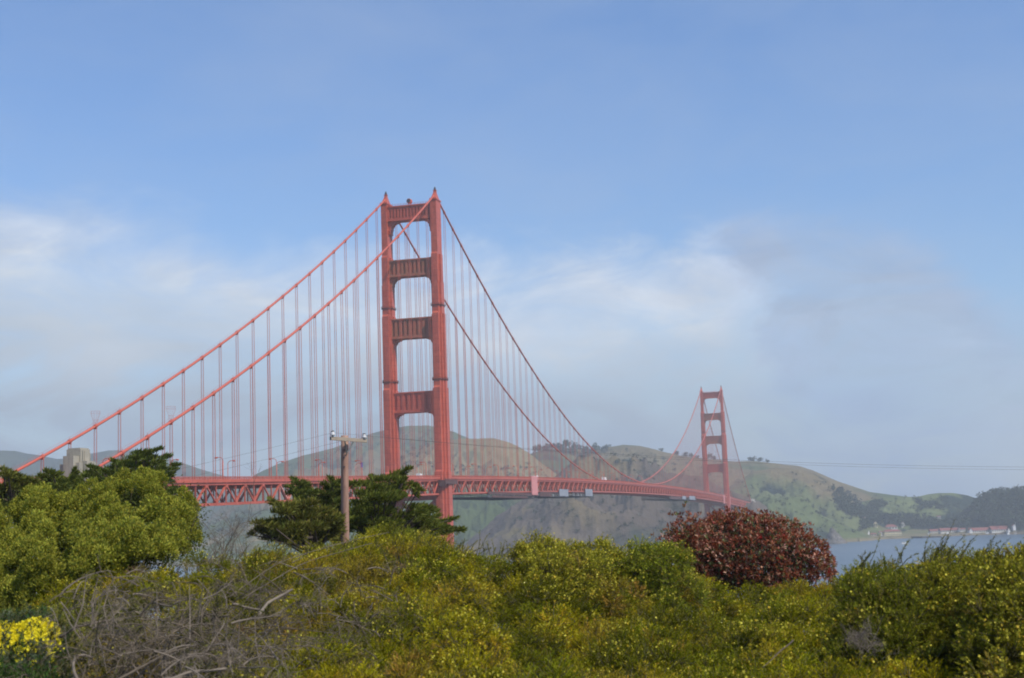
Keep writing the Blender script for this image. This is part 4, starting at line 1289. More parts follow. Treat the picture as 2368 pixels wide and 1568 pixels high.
def sprays(P, D, L, nleaf, leafL, leafW, tone, bend=0.35, toneJ=.22, stem_w=.004, stem_tone=(.10, .09, .035), npts=4):
    """leafy shoots: curved stems from P along D with nleaf small leaves each -> leaf mesh arrays, stem polylines, tip points"""
    n = len(P)
    D = unit(D); bv = unit(WIND*1.0 + rng.normal(size=(n, 3))*.5 + UP*-.35)*bend
    Lc = L[:, None]
    def at(t): return P + D*Lc*t + bv*Lc*t*t
    t = rng.uniform(.12, 1.0, (n, nleaf))
    pos = P[:, None] + D[:, None]*(L[:, None]*t)[..., None] + bv[:, None]*(L[:, None]*t*t)[..., None]
    tan = unit(D[:, None] + 2*bv[:, None]*t[..., None])
    side = unit(np.cross(tan, rng.normal(size=(n, nleaf, 3))))
    ld = unit(tan*.85 + side*.65)
    nn = rng.normal(size=(n, nleaf, 3))+UP*.6
    k = n*nleaf
    V, Fq = leaves(pos.reshape(k, 3), ld.reshape(k, 3), nn.reshape(k, 3), rng.uniform(.7, 1.25, k)*leafL, rng.uniform(.7, 1.2, k)*leafW)
    tn = np.repeat(tone, nleaf, axis=0)*rng.uniform(1-toneJ, 1+toneJ, (k, 1))
    tn = tn*(1+rng.normal(size=(k, 3))*.05)
    C4 = np.repeat(np.clip(tn, .003, 1), 4, axis=0)
    ts = np.linspace(0, 1, npts)
    SP = np.stack([at(x) for x in ts], 1)
    return V, Fq, C4, SP, at

def dome_points(c, r, n, flat=.8, zmin=-.08):
    d = rand_dirs(int(n*1.9))
    d = d[d[:, 2] > zmin][:n]
    lump = 1+.22*fbm2(d[:, 0]*2.3+c[0]*3, d[:, 1]*2.3+d[:, 2]*2+c[1], 8, 3)
    rad = r*np.where(rng.random(len(d)) < .8, rng.uniform(.78, 1.0, len(d)), rng.uniform(.3, .8, len(d)))*lump
    return c + d*rad[:, None]*np.array((1, 1, flat)), d

BROOM = [np.array(c) for c in ((.240, .224, .009), (.318, .276, .012), (.155, .162, .009), (.340, .272, .020), (.202, .210, .012), (.280, .212, .024), (.128, .130, .008))]
class Broom:
    def __init__(self): self.V, self.F, self.C, self.b = [], [], [], 0; self.fv, self.ff, self.fc, self.fb = [], [], [], 0; self.S = []
    def mound(self, c, r, n, fl=.2, tone=None, leafL=.044, leafW=.0098, nleaf=11, flat=.8):
        """a rounded bush top made of many small leafy tufts with gaps between them"""
        c = np.array(c)
        npf = max(6, int(n/9))
        pc, pd = dome_points(c, r, npf, flat, -.15)
        npf = len(pc)
        tone = BROOM[rng.integers(0, len(BROOM))] if tone is None else np.array(tone)
        pt_ = tone*rng.uniform(.72, 1.32, (npf, 1))*np.where(rng.random((npf, 1)) < .06, np.array((1.35, 1.05, 1.9)), 1.0)
        k = 20
        rp = rng.uniform(.75, 1.3, npf)*(.10+.09*r)
        d = np.repeat(pd, k, axis=0)
        m_ = npf*k
        e = rand_dirs(m_)
        P = np.repeat(pc, k, axis=0)+e*np.repeat(rp, k)[:, None]*.30
        D = d*.55+e*.85+UP*.35+WIND*.45
        L = np.repeat(rp, k)*rng.uniform(.75, 1.35, m_)
        tn = np.repeat(pt_, k, axis=0)*rng.uniform(.85, 1.18, (m_, 1))
        V, Fq, C4, SP, at = sprays(P, D, L, nleaf, leafL, leafW, tn, bend=.05, npts=3)
        self.V.append(V); self.F.append(Fq+self.b); self.C.append(C4); self.b += len(V)
        self.S.append(SP[::2])
        pf = rng.random(npf) < fl*1.35+.05
        m0 = np.repeat(pf, k) & (e[:, 2] > -.35)
        for q in range(2):
            mm = m0 & (rng.random(m_) < .55)
            if not mm.any(): continue
            pos = at(rng.uniform(.7, 1.05, (m_, 1)))[mm] + rng.normal(size=(mm.sum(), 3))*.01
            kk = len(pos)
            sz = rng.uniform(.020, .036, kk)
            dd = unit(UP*.6 + rng.normal(size=(kk, 3))*.7)
            fcol = np.array((.66, .60, .08))*rng.uniform(.7, 1.2, (kk, 1))*np.where(rng.random((kk, 1)) < .2, np.array((1.0, .82, .6)), 1.0)
            for rot in range(2):
                V2, F2 = leaves(pos, dd, rng.normal(size=(kk, 3)), sz, sz*.9, .15)
                self.fv.append(V2); self.ff.append(F2+self.fb); self.fb += len(V2); self.fc.append(np.repeat(fcol, 4, axis=0))
    def meshes(self, parent, names=('foliage', 'flowers', 'stems'), loc=None, main=False):
        V, Fq, Cc = np.concatenate(self.V), np.concatenate(self.F), np.concatenate(self.C)
        fo = np_mesh(names[0], V, Fq, M['foliage'], None if main else parent, Cc, loc=loc)
        root = fo if main else parent
        def fix(o):
            if loc is not None: o.location = (0, 0, 0)
        if not main: fix(fo)
        if self.fv: fix(np_mesh(names[1], np.concatenate(self.fv), np.concatenate(self.ff), M['petals'], root, np.concatenate(self.fc), loc=loc))
        SP = np.concatenate(self.S)
        R = np.broadcast_to(np.linspace(.0045, .002, SP.shape[1]), SP.shape[:2])
        tv, tf = tubes(SP, R, 3)
        fix(np_mesh(names[2], tv, tf, M['green_stem'], root, loc=loc))
        return fo

SKY_PX = [(-100, 1330), (300, 1300), (430, 1285), (480, 1272), (560, 1268), (640, 1252), (700, 1248), (780, 1246), (830, 1240), (900, 1233), (960, 1232), (1030, 1240), (1070, 1252), (1150, 1258), (1190, 1270),
          (1240, 1262), (1300, 1258), (1380, 1268), (1430, 1268), (1480, 1262), (1540, 1262), (1580, 1285), (1640, 1306), (1700, 1328), (1760, 1330), (1800, 1314), (1880, 1312), (1940, 1320),
          (1990, 1330), (2050, 1325), (2110, 1320), (2170, 1310), (2300, 1300), (2500, 1280)]
def sky_y(px): return float(np.interp(px, [p[0] for p in SKY_PX], [p[1] for p in SKY_PX]))
def field(px, t):
    """3D point on top of the thicket: t 0 near the camera, 1 at its far edge"""
    d = 12.0+12.0*t
    y = 1625+(sky_y(px)-1625)*t**.85
    return pt(px, y, d)
DEAD = [(90, 1620), (95, 1450), (170, 1365), (300, 1325), (470, 1350), (520, 1410), (520, 1500), (500, 1620)]
th = Broom()
placed = []
tries = 0
while len(placed) < 460 and tries < 14000:
    tries += 1
    t = random.random()**.75
    px = random.uniform(150, 2560)
    c = field(px, t)
    r = random.choice((random.uniform(.24, .42), random.uniform(.40, .80)))
    if t > .9: r *= .7
    y_here = 1625+(sky_y(px)-1625)*t**.85
    if in_poly(px, y_here, DEAD) and random.random() < .9: continue
    if px < 170 and y_here > 1400: continue
    if any((c[0]-q[0])**2+(c[1]-q[1])**2 < (.58*(r+q[3]))**2 for q in placed): continue
    placed.append((*c, r))
    c2 = np.array(c); c2[2] -= r*.8 + .07 + random.gauss(0, .10)*(.5 if t > .85 else 1) + .30*fbm2(np.array([c[0]*.55]), np.array([c[1]*.55]), 77, 2)[0]*(.3 if t > .8 else 1) + (.14 if t > .85 else 0)
    dry = px < 950 and random.random() < .2
    fl = (random.uniform(0, .05) if random.random() < .58 else random.uniform(.15, .5))*(1 if px > 700 else .5)
    if px > 1900: fl *= .8
    th.mound(c2, r, int(330*(r/.5)**1.75*(1.0 if t < .5 else .8)), fl, tone=(.235, .19, .065) if dry else None)
o = th.meshes(None, ('broom_thicket', 'flowers', 'stems'), main=True)
tag(o, kind='stuff')

def broom_bush(mounds, label, fl=.3, tone=None, dens=300, group='broom bushes standing out of the thicket'):
    """mounds: (px, py of top, depth, radius)"""
    b = Broom()
    c0 = pt(mounds[0][0], mounds[0][1], mounds[0][2])
    loc = (float(c0[0]), float(c0[1]), float(ground_z(c0[0], c0[1])))
    root = tag(empty('broom_bush', loc), label, 'bush', group)
    low = []
    for px, py, d, r in mounds: low += [(px+random.gauss(0, 10), py+60, d-.25, r*1.2), (px+random.gauss(0, 14), py+125, d-.5, r*1.45)]
    for px, py, d, r in mounds+low:
        c = pt(px, py, d); c[2] -= r*.95+.10
        b.mound(c, r, int(dens*(r/.45)**1.8), fl, None if tone is None else np.array(tone)*1.75*np.array((1, 1, .5)), flat=.9)
    b.meshes(root, loc=loc)
    sm = MB()
    for px, py, d, r in mounds:
        c = pt(px, py, d)
        for k in range(3):
            e = c+np.array((random.gauss(0, r*.5), random.gauss(0, r*.5), -r*.4))
            bs = np.array((loc[0]+random.gauss(0, .15), loc[1]+random.gauss(0, .15), loc[2]-.1))
            md = bs*.5+e*.5+np.array((random.gauss(0, .1), random.gauss(0, .1), -.1))
            sm.tube([bs-np.array(loc), md-np.array(loc), e-np.array(loc)], [.012, .009, .005], 5)
    sm.build('branches', M['green_stem'], root)
broom_bush([(1250, 1228, 22.5, .30), (1225, 1245, 22.2, .30), (1280, 1240, 22, .34), (1310, 1252, 21.6, .32), (1265, 1270, 21, .42)], 'bright yellow flowered broom bush, tallest on the skyline over the cliff', .85, (.16, .15, .03))
broom_bush([(1345, 1248, 22, .28), (1375, 1246, 22.2, .26), (1400, 1252, 21.8, .26), (1360, 1275, 21, .40)], 'yellow flowered broom bush just right of the tallest one on the skyline', .75, (.15, .145, .03))
broom_bush([(1480, 1248, 22, .30), (1515, 1246, 22, .34), (1545, 1250, 21.5, .32), (1450, 1262, 21.6, .30)], 'rounded broom bush touching the left side of the red leaved bush', .35, (.12, .135, .03))
broom_bush([(880, 1212, 26, .42), (920, 1218, 26, .44), (850, 1232, 25.6, .42), (960, 1224, 25.5, .45), (900, 1250, 25, .6), (1010, 1240, 25, .45), (822, 1238, 27, .42), (778, 1250, 27, .40), (740, 1256, 27, .36)], 'tall olive broom bush right behind the foot of the utility pole', .22, (.125, .125, .025))
broom_bush([(1990, 1298, 16, .20), (2015, 1288, 16.2, .22), (2060, 1288, 16.3, .24), (2095, 1305, 16, .24), (2000, 1310, 15.6, .34), (2060, 1310, 15.4, .42), (2105, 1325, 15.2, .36)], 'dark olive broom bush against the water right of the red leaved bush', .14, (.10, .105, .022))
broom_bush([(2155, 1280, 16, .22), (2195, 1266, 16.4, .24), (2235, 1272, 16.2, .26), (2170, 1290, 15.5, .40), (2230, 1300, 15.3, .42), (2275, 1268, 16, .28)], 'wispy yellow tipped broom bush before the far barracks', .30, (.12, .115, .025))
broom_bush([(2315, 1276, 14.5, .20), (2345, 1262, 14.6, .24), (2385, 1260, 14.4, .26), (2330, 1290, 14, .36), (2390, 1290, 13.8, .42), (2440, 1245, 14.4, .32)], 'yellow flowered broom bush at the right picture edge', .50, (.125, .12, .025))
# loose wands that stick up from the right hand bushes and the skyline
wd_P, wd_D, wd_L = [], [], []
for _ in range(220):
    px = random.choice([random.uniform(640, 1560), random.uniform(1985, 2420),  random.uniform(1180, 1560), random.uniform(480, 1100)])
    d = 15.5 if px > 1900 else 22
    c = pt(px, (sky_y(px)-random.uniform(0, 22)) if px > 1975 else sky_y(px)+27, d)
    wd_P.append(c); wd_D.append(UP+WIND*.9+rng.normal(size=3)*.25); wd_L.append(random.uniform(.15, .34))
V, Fq, C4, SP, at = sprays(np.array(wd_P), np.array(wd_D), np.array(wd_L), 22, .034, .009, np.tile(np.array((.19, .18, .02)), (220, 1))*rng.uniform(.6, 1.4, (220, 1)))
tv, tf = tubes(SP, np.broadcast_to(np.linspace(.005, .002, 4), SP.shape[:2]), 3)
o = np_mesh('broom_wands', V, Fq, M['foliage'], None, C4); tag(o, kind='stuff')
np_mesh('stems', tv, tf, M['green_stem'], o)

# light green bush at the left, many upright leafy tufts
def tuft_bush():
    out = [(-340, 1250), (-220, 1190), (-60, 1175), (0, 1168), (45, 1158), (70, 1140), (98, 1132), (112, 1150), (125, 1182), (147, 1164), (190, 1130), (234, 1118), (269, 1127), (300, 1105), (322, 1088), (347, 1096), (379, 1118), (393, 1144),
           (415, 1150), (435, 1135), (447, 1169), (455, 1200), (476, 1218), (480, 1252), (430, 1275), (330, 1310), (240, 1350), (170, 1405), (80, 1440), (-60, 1450), (-340, 1450)]
    Vs, Fs, Cs, b0 = [], [], [], 0
    c0 = pt(190, 1400, 25); loc = (float(c0[0]), float(c0[1]), float(ground_z(c0[0], c0[1])))
    cl = []
    tr_ = 0
    while len(cl) < 640 and tr_ < 9000:
        tr_ += 1
        px, py = random.uniform(-345, 485), random.uniform(1085, 1455)
        if not in_poly(px, py+12, out): continue
        e = 1-((px-190)/340)**2
        top = np.interp(px, [p[0] for p in out[:25]], [p[1] for p in out[:25]])
        f = np.clip((py-top)/150., 0, 1)
        d = 27.5-2.2*math.sqrt(max(e, 0))*f-1.2*f + random.uniform(-.5, .5)
        cl.append((px, py, d, random.uniform(.10, .20)))
    for px, py, d, r in cl:
        c = pt(px, py+12, d)
        n = int(520*(r/.16)**1.8)
        dd = rand_dirs(n); dd[:, 2] = np.abs(dd[:, 2])*1.0-.25*(rng.random(n) < .3)
        P = c + dd*np.array((r, r, r*1.6))*rng.uniform(.6, 1.0, (n, 1))
        D = dd*.75 + UP*.65 + rng.normal(size=(n, 3))*.55 + WIND*.2
        V, Fq = leaves(P, D, rng.normal(size=(n, 3))-fw*.3+UP*.3, rng.uniform(.036, .062, n), rng.uniform(.018, .028, n), .15)
        tn = np.array((.315, .31, .045))*random.uniform(.78, 1.15)
        t3 = tn*rng.uniform(.7, 1.3, (n, 1))*(1+rng.normal(size=(n, 3))*.05)
        old = rng.random(n) < .18; t3[old] = np.array((.13, .165, .035))
        Vs.append(V); Fs.append(Fq+b0); b0 += len(V); Cs.append(np.repeat(np.clip(t3, .01, 1), 4, axis=0))
    # leaves deeper inside, coloured darker to imitate shade between the tufts
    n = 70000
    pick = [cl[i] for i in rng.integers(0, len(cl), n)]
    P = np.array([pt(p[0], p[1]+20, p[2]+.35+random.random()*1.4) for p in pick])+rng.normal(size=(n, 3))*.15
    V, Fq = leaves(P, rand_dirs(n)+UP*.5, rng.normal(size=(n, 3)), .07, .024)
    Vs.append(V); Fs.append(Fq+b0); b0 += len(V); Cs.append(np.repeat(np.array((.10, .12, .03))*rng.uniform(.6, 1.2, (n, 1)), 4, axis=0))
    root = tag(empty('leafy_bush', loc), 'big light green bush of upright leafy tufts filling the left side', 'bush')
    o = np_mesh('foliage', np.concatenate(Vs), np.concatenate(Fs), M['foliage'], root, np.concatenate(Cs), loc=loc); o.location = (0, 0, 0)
    b = MB(); L0 = np.array(loc)
    for k in range(60):
        p = cl[random.randrange(len(cl))]
        e = pt(p[0], p[1]+15, p[2]+.15)-L0; s = np.array((random.gauss(0, .3), random.gauss(0, .3), -.1))
        md = s*.45+e*.55+np.array((random.gauss(0, .15), random.gauss(0, .15), -.25))
        b.tube([s, md, e], [.035, .018, .006], 5)
    b.build('branches', M['bark'], root)
tuft_bush()

# cypresses: limbs ending in flat pads of dark needle sprays
def cypress(pads, base, label, d0, tone=(.040, .056, .020), spread=1.6, per=330, extra=1.5):
    bpt = pt(base[0], base[1], d0)
    loc = (float(bpt[0]), float(bpt[1]), float(ground_z(bpt[0], bpt[1])))
    L0 = np.array(loc); mpp = d0/F
    root = tag(empty('cypress_tree', loc), label, 'tree', 'dark cypresses before the bridge')
    tb = MB()
    top = pt(base[0]+10, base[1]-90, d0)-L0
    tb.tube([(0, 0, -.3), tuple(top*.5+np.array((.1, 0, 0))), tuple(top)], [.30, .22, .08], 8)
    tb.build('trunk', M['bark'], root)
    lim = MB(); Vs, Fs, Cs, b0 = [], [], [], 0
    allp = []
    for p in pads:
        allp.append((*p, random.gauss(0, spread*.35)))
    for _ in range(int(len(pads)*extra)):
        p = pads[random.randrange(len(pads))]
        allp.append((p[0]*.8+base[0]*.2+random.gauss(0, 8), p[1]*.85+(base[1]-40)*.15+random.gauss(0, 6), p[2]*.9, p[3]*.9, p[4], random.gauss(0, spread)))
    for px, py, hw, hh, ang, dz in allp:
        c = pt(px, py, d0+dz)
        s = bpt+(pt(base[0]+8, base[1]-70, d0)-bpt)*random.uniform(.1, .9)
        md = s*.5+c*.5+UP*(-.12*np.linalg.norm(c-s))*.5
        lim.tube([s-L0, md-L0, c-L0], [.075, .045, .018], 5)
        n = int(per*(hw*hh/(24*12))**.75)+60
        n2 = n
        q = rand_dirs(n)*rng.uniform(.25, 1.0, (n, 1))
        a = math.radians(ang)
        ex = rx*math.cos(a)+UP*math.sin(a); ez = -rx*math.sin(a)+UP*math.cos(a)
        P = c + ex*(q[:, :1]*hw*mpp*1.15) + fw*(q[:, 1:2]*hw*mpp*.9) + ez*(q[:, 2:]*hh*mpp*.74)
        out = unit(c-s)
        D = out*.35 + ex*.55 + q*.55 + UP*.35 + rng.normal(size=(n, 3))*.35
        V, Fq = leaves(P, D, rng.normal(size=(n, 3))+UP, rng.uniform(.13, .26, n), rng.uniform(.03, .06, n), .1)
        t3 = np.array(tone)*np.array((2.7, 2.3, 1.4))*rng.uniform(.6, 1.45, (n, 1))*(1+rng.normal(size=(n, 3))*.06)
        tip = q[:, 2] > .3; t3[tip] = t3[tip]*np.array((1.25, 1.2, 1.0))  # leaves in the upper part of each pad get a lighter, yellower colour
        Vs.append(V); Fs.append(Fq+b0); b0 += len(V); Cs.append(np.repeat(np.clip(t3, .004, 1), 4, axis=0))
    lim.build('limbs', M['bark'], root)
    o = np_mesh('crown', np.concatenate(Vs), np.concatenate(Fs), M['needles'], root, np.concatenate(Cs), loc=loc); o.location = (0, 0, 0)
def c4(x, y): return (520.1+x*.2440, 953.5+y*.2440)
def c3(x, y): return (x*.2443, 924.6+y*.2443)
def padlist(conv, L): return [(*conv(x, y), w*.244, h*.244, a) for x, y, w, h, a in L]
cypress(padlist(c4, [(1725, 545, 45, 14, 12), (1640, 590, 90, 26, 12), (1560, 640, 120, 38, 5), (1450, 640, 90, 30, 8), (1390, 625, 40, 14, -25), (1300, 690, 110, 36, 5), (1200, 690, 80, 36, 8), (1650, 700, 110, 36, -5), (1500, 730, 130, 50, 0),
                     (1770, 690, 60, 20, -18), (1790, 760, 50, 20, -45), (1830, 738, 50, 14, -12), (1420, 780, 100, 45, 0), (1560, 820, 90, 40, -5), (1330, 800, 90, 50, 0), (1500, 930, 120, 50, 0), (1380, 900, 90, 60, 5), (1250, 880, 80, 50, 0),
                     (1800, 900, 100, 40, 5), (1900, 915, 80, 30, 0), (1970, 925, 40, 14, -15), (1720, 980, 110, 45, 0), (1850, 985, 90, 32, -5), (1600, 1010, 120, 50, 0), (1780, 1060, 130, 40, 0), (1950, 1060, 120, 26, 5), (2060, 1040, 80, 18, 14), (2150, 1015, 45, 10, 14),
                     (2100, 1110, 90, 30, -5), (2190, 1115, 70, 22, 8), (2240, 1115, 30, 10, 0), (1960, 1120, 110, 40, 0), (1450, 1050, 120, 60, 0), (1300, 1020, 100, 60, 0), (1200, 1000, 110, 60, 0), (1220, 1100, 120, 60, 0), (1380, 1140, 130, 60, 0), (1540, 1140, 130, 60, 0), (1700, 1150, 130, 60, 0), (1860, 1160, 120, 50, 0), (1230, 950, 90, 50, 0), (1460, 1200, 140, 60, 0), (1640, 1210, 140, 60, 0)]),
        (870, 1290), 'dark cypress right of the utility pole with pads reaching to the near tower', 58, tone=(.043, .058, .020))
cypress(padlist(c4, [(645, 640, 40, 14, -30), (700, 680, 70, 30, 0), (760, 700, 50, 30, 0), (620, 720, 50, 20, -10), (720, 740, 80, 36, 0), (640, 775, 60, 24, 5), (760, 790, 70, 36, 0),
                     (995, 630, 30, 14, -45), (1010, 670, 40, 20, -30), (940, 690, 50, 20, -12), (1050, 710, 70, 30, 0), (1090, 670, 50, 26, 10), (1040, 760, 70, 36, 0), (980, 730, 50, 20, 0), (1080, 820, 60, 40, 0), (980, 850, 80, 45, 0), (880, 830, 80, 40, 0), (1060, 920, 80, 50, 0), (1040, 1010, 90, 60, 0), (960, 930, 90, 50, 0), (1080, 1080, 90, 60, 0)]),
        (790, 1290), 'thin topped cypress just left of the utility pole with two spiky tops', 60, tone=(.038, .052, .020), spread=1.2)
cypress(padlist(c4, [(440, 850, 45, 16, -35), (500, 890, 70, 28, -20), (580, 900, 90, 36, -5), (680, 880, 90, 40, 0), (800, 870, 90, 45, 5), (520, 960, 80, 36, -10), (640, 960, 110, 50, 0), (780, 960, 110, 50, 0), (920, 950, 100, 50, 0),
                     (310, 1055, 50, 20, -8), (370, 1060, 60, 26, 0), (300, 1130, 50, 22, 30), (250, 1165, 30, 12, 25), (380, 1130, 80, 36, 10), (480, 1050, 100, 45, 0), (600, 1050, 110, 50, 0), (740, 1060, 120, 60, 0), (900, 1060, 120, 60, 0), (1020, 1000, 90, 60, 0),
                     (440, 1190, 90, 30, 10), (560, 1160, 110, 50, 0), (700, 1170, 120, 50, 0), (860, 1150, 120, 60, 0), (1020, 1120, 100, 60, 0)]),
        (730, 1300), 'low spreading cypress with drooping branches left of the utility pole', 52, tone=(.052, .060, .024), spread=1.5)
cypress(padlist(c3, [(1490, 475, 50, 10, 12), (1400, 500, 80, 18, 10), (1300, 510, 60, 22, 10), (1260, 560, 100, 36, 5), (1400, 560, 90, 28, 8), (1560, 545, 60, 16, 12), (1490, 590, 80, 22, 5), (1200, 610, 100, 36, 5), (1330, 620, 110, 40, 0),
                     (1080, 590, 50, 14, -20), (1080, 650, 80, 30, 5), (900, 655, 60, 14, -18), (850, 640, 30, 8, -20), (960, 690, 90, 24, -5), (830, 700, 60, 14, 5), (800, 730, 40, 10, 0), (950, 740, 90, 30, 0), (1100, 720, 110, 40, 0), (1250, 710, 110, 40, 0), (1420, 680, 90, 30, 5),
                     (1650, 625, 50, 12, 10), (1620, 670, 60, 18, 5), (1550, 700, 80, 26, 5), (1500, 750, 80, 30, 0), (1590, 770, 50, 20, -10), (1360, 770, 110, 45, 0), (1180, 790, 120, 45, 0), (1000, 800, 100, 40, 0), (880, 780, 70, 30, 0),
                     (1650, 880, 70, 12, 22), (1720, 855, 40, 10, 15), (1580, 900, 60, 14, 10), (1250, 850, 120, 50, 0), (1050, 880, 120, 50, 0), (1420, 850, 100, 45, 0)]),
        (300, 1200), 'broad dark cypress with flat sprays rising before the tan pylon', 62, tone=(.036, .052, .020))
cypress(padlist(c3, [(700, 680, 24, 16, 70), (700, 710, 30, 22, 30), (710, 750, 40, 28, 0), (460, 690, 50, 16, -12), (520, 710, 70, 22, 0), (500, 750, 70, 30, 0), (400, 745, 60, 22, -5), (580, 770, 70, 30, 0), (660, 800, 90, 36, 0), (760, 810, 60, 30, 0),
                     (430, 800, 80, 36, 0), (550, 830, 100, 40, 0), (680, 860, 100, 40, 0), (480, 890, 110, 50, 0), (620, 930, 110, 50, 0), (760, 900, 90, 45, 0), (540, 980, 110, 50, 0)]),
        (140, 1200), 'small ragged cypress standing left of the tan pylon', 58, tone=(.040, .054, .020), spread=1.2)
cypress(padlist(c3, [(25, 670, 40, 12, -18), (70, 690, 50, 16, -22), (130, 720, 70, 26, -10), (220, 760, 80, 30, 0), (300, 780, 70, 28, 0), (180, 800, 90, 36, 0), (60, 830, 80, 36, 0), (280, 850, 90, 40, 0), (140, 880, 110, 45, 0), (30, 910, 90, 45, 0), (330, 930, 90, 45, 0), (220, 960, 110, 50, 0),
                     (80, 980, 110, 50, 0), (-30, 860, 70, 40, 0), (-40, 950, 80, 45, 0), (20, 1010, 110, 50, 0)]),
        (30, 1210), 'cypress at the left picture edge with a dry spiky top', 56, tone=(.046, .056, .022), spread=1.3)

# red leaved bush
def red_bush():
    d0 = 38.0; mpp = d0/F
    c = pt(1730, 1292, d0); loc = (float(c[0]), float(c[1]), float(ground_z(c[0], c[1])))
    root = tag(empty('red_leaved_bush', loc), 'big rounded bush with glossy dark red leaves', 'bush')
    n = 2700
    q = rand_dirs(7600); q = q[(q[:, 2] > -.35)][:n]; n = len(q)
    lump = 1+.30*fbm2(q[:, 0]*2.9+3, q[:, 1]*2.6+q[:, 2]*2.4, 4, 3)+.10*fbm2(q[:, 0]*8+3, q[:, 1]*8+q[:, 2]*8.0, 9, 2)
    ax = np.array((0, 0, 0.))
    P = c + (rx*(q@rx)[:, None]*1.95 + fw*(q@fw)[:, None]*1.9 + UP*(q[:, 2:3])*1.15)*np.clip(lump, .8, 1.12)[:, None]*np.where(rng.random((n, 1)) < .85, rng.uniform(.92, 1.02, (n, 1)), rng.uniform(.6, .9, (n, 1)))
    far_ = rng.random(n) < .05; P[far_] = c+(P[far_]-c)*rng.uniform(1.03, 1.13, (far_.sum(), 1))
    # a low arm at the left and a tuft that hangs in front
    arm = []
    for px, py, k, s in ((1565, 1250, 170, .24), (1597, 1225, 150, .24), (1625, 1262, 150, .28), (1690, 1318, 46, .24), (1752, 1345, 20, .16), (1900, 1318, 40, .22), (1865, 1335, 40, .24)):
        arm.append(pt(px, py, d0-1.2)+rng.normal(size=(k, 3))*s)
    arm = np.concatenate(arm)
    P = np.concatenate([P, arm]); q = np.concatenate([q, unit(arm-c)]); n = len(P)
    shoot = unit(q*.75+UP*.6+rng.normal(size=(n, 3))*.3)
    tones = np.array([(.165, .046, .022), (.225, .078, .040), (.12, .030, .017), (.185, .088, .038), (.12, .13, .045), (.36, .20, .14)])
    pr = np.array([.28, .22, .17, .12, .10, .11])
    tid = rng.choice(len(tones), n, p=pr)
    nl = 9
    Pl = np.repeat(P, nl, axis=0)+rng.normal(size=(n*nl, 3))*.02
    sh = np.repeat(shoot, nl, axis=0)
    side = unit(np.cross(sh, rng.normal(size=(n*nl, 3))))
    D = sh*rng.uniform(.35, 1.0, (n*nl, 1))+side*rng.uniform(.3, .9, (n*nl, 1))
    k = n*nl
    V, Fq = leaves(Pl, D, sh+rng.normal(size=(k, 3))*.5, rng.uniform(.065, .115, k), rng.uniform(.024, .038, k), .18)
    t3 = np.repeat(tones[tid], nl, axis=0)*1.35*rng.uniform(.6, 1.45, (k, 1))*(1+rng.normal(size=(k, 3))*.06)
    hot = np.repeat(rng.random(n) < .006, nl); t3[hot] = np.array((.55, .02, .03))
    grn = rng.random(k) < .06; t3[grn] = np.array((.11, .14, .06))
    Vs, Fs, Cs = [V], [Fq], [np.repeat(np.clip(t3, .005, 1), 4, axis=0)]
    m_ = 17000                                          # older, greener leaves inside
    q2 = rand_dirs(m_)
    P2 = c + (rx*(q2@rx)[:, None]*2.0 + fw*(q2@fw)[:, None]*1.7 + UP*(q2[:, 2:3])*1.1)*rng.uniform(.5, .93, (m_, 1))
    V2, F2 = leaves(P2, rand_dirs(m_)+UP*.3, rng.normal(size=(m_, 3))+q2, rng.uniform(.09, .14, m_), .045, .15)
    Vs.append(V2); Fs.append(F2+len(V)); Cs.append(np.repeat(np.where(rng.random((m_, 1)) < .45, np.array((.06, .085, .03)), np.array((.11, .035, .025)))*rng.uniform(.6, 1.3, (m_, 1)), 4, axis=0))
    o = np_mesh('foliage', np.concatenate(Vs), np.concatenate(Fs), M['foliage_gloss'], root, np.concatenate(Cs), loc=loc); o.location = (0, 0, 0)
    b = MB(); L0 = np.array(loc)
    for i in range(70):
        e = P[random.randrange(n)]-L0; s = np.array((random.gauss(0, .12), random.gauss(0, .12), -.1)); md = s*.5+e*.5+np.array((random.gauss(0, .2), random.gauss(0, .2), -.1))
        b.tube([s, md, e], [.045, .022, .008], 5)
    b.build('branches', M['bark'], root)
red_bush()

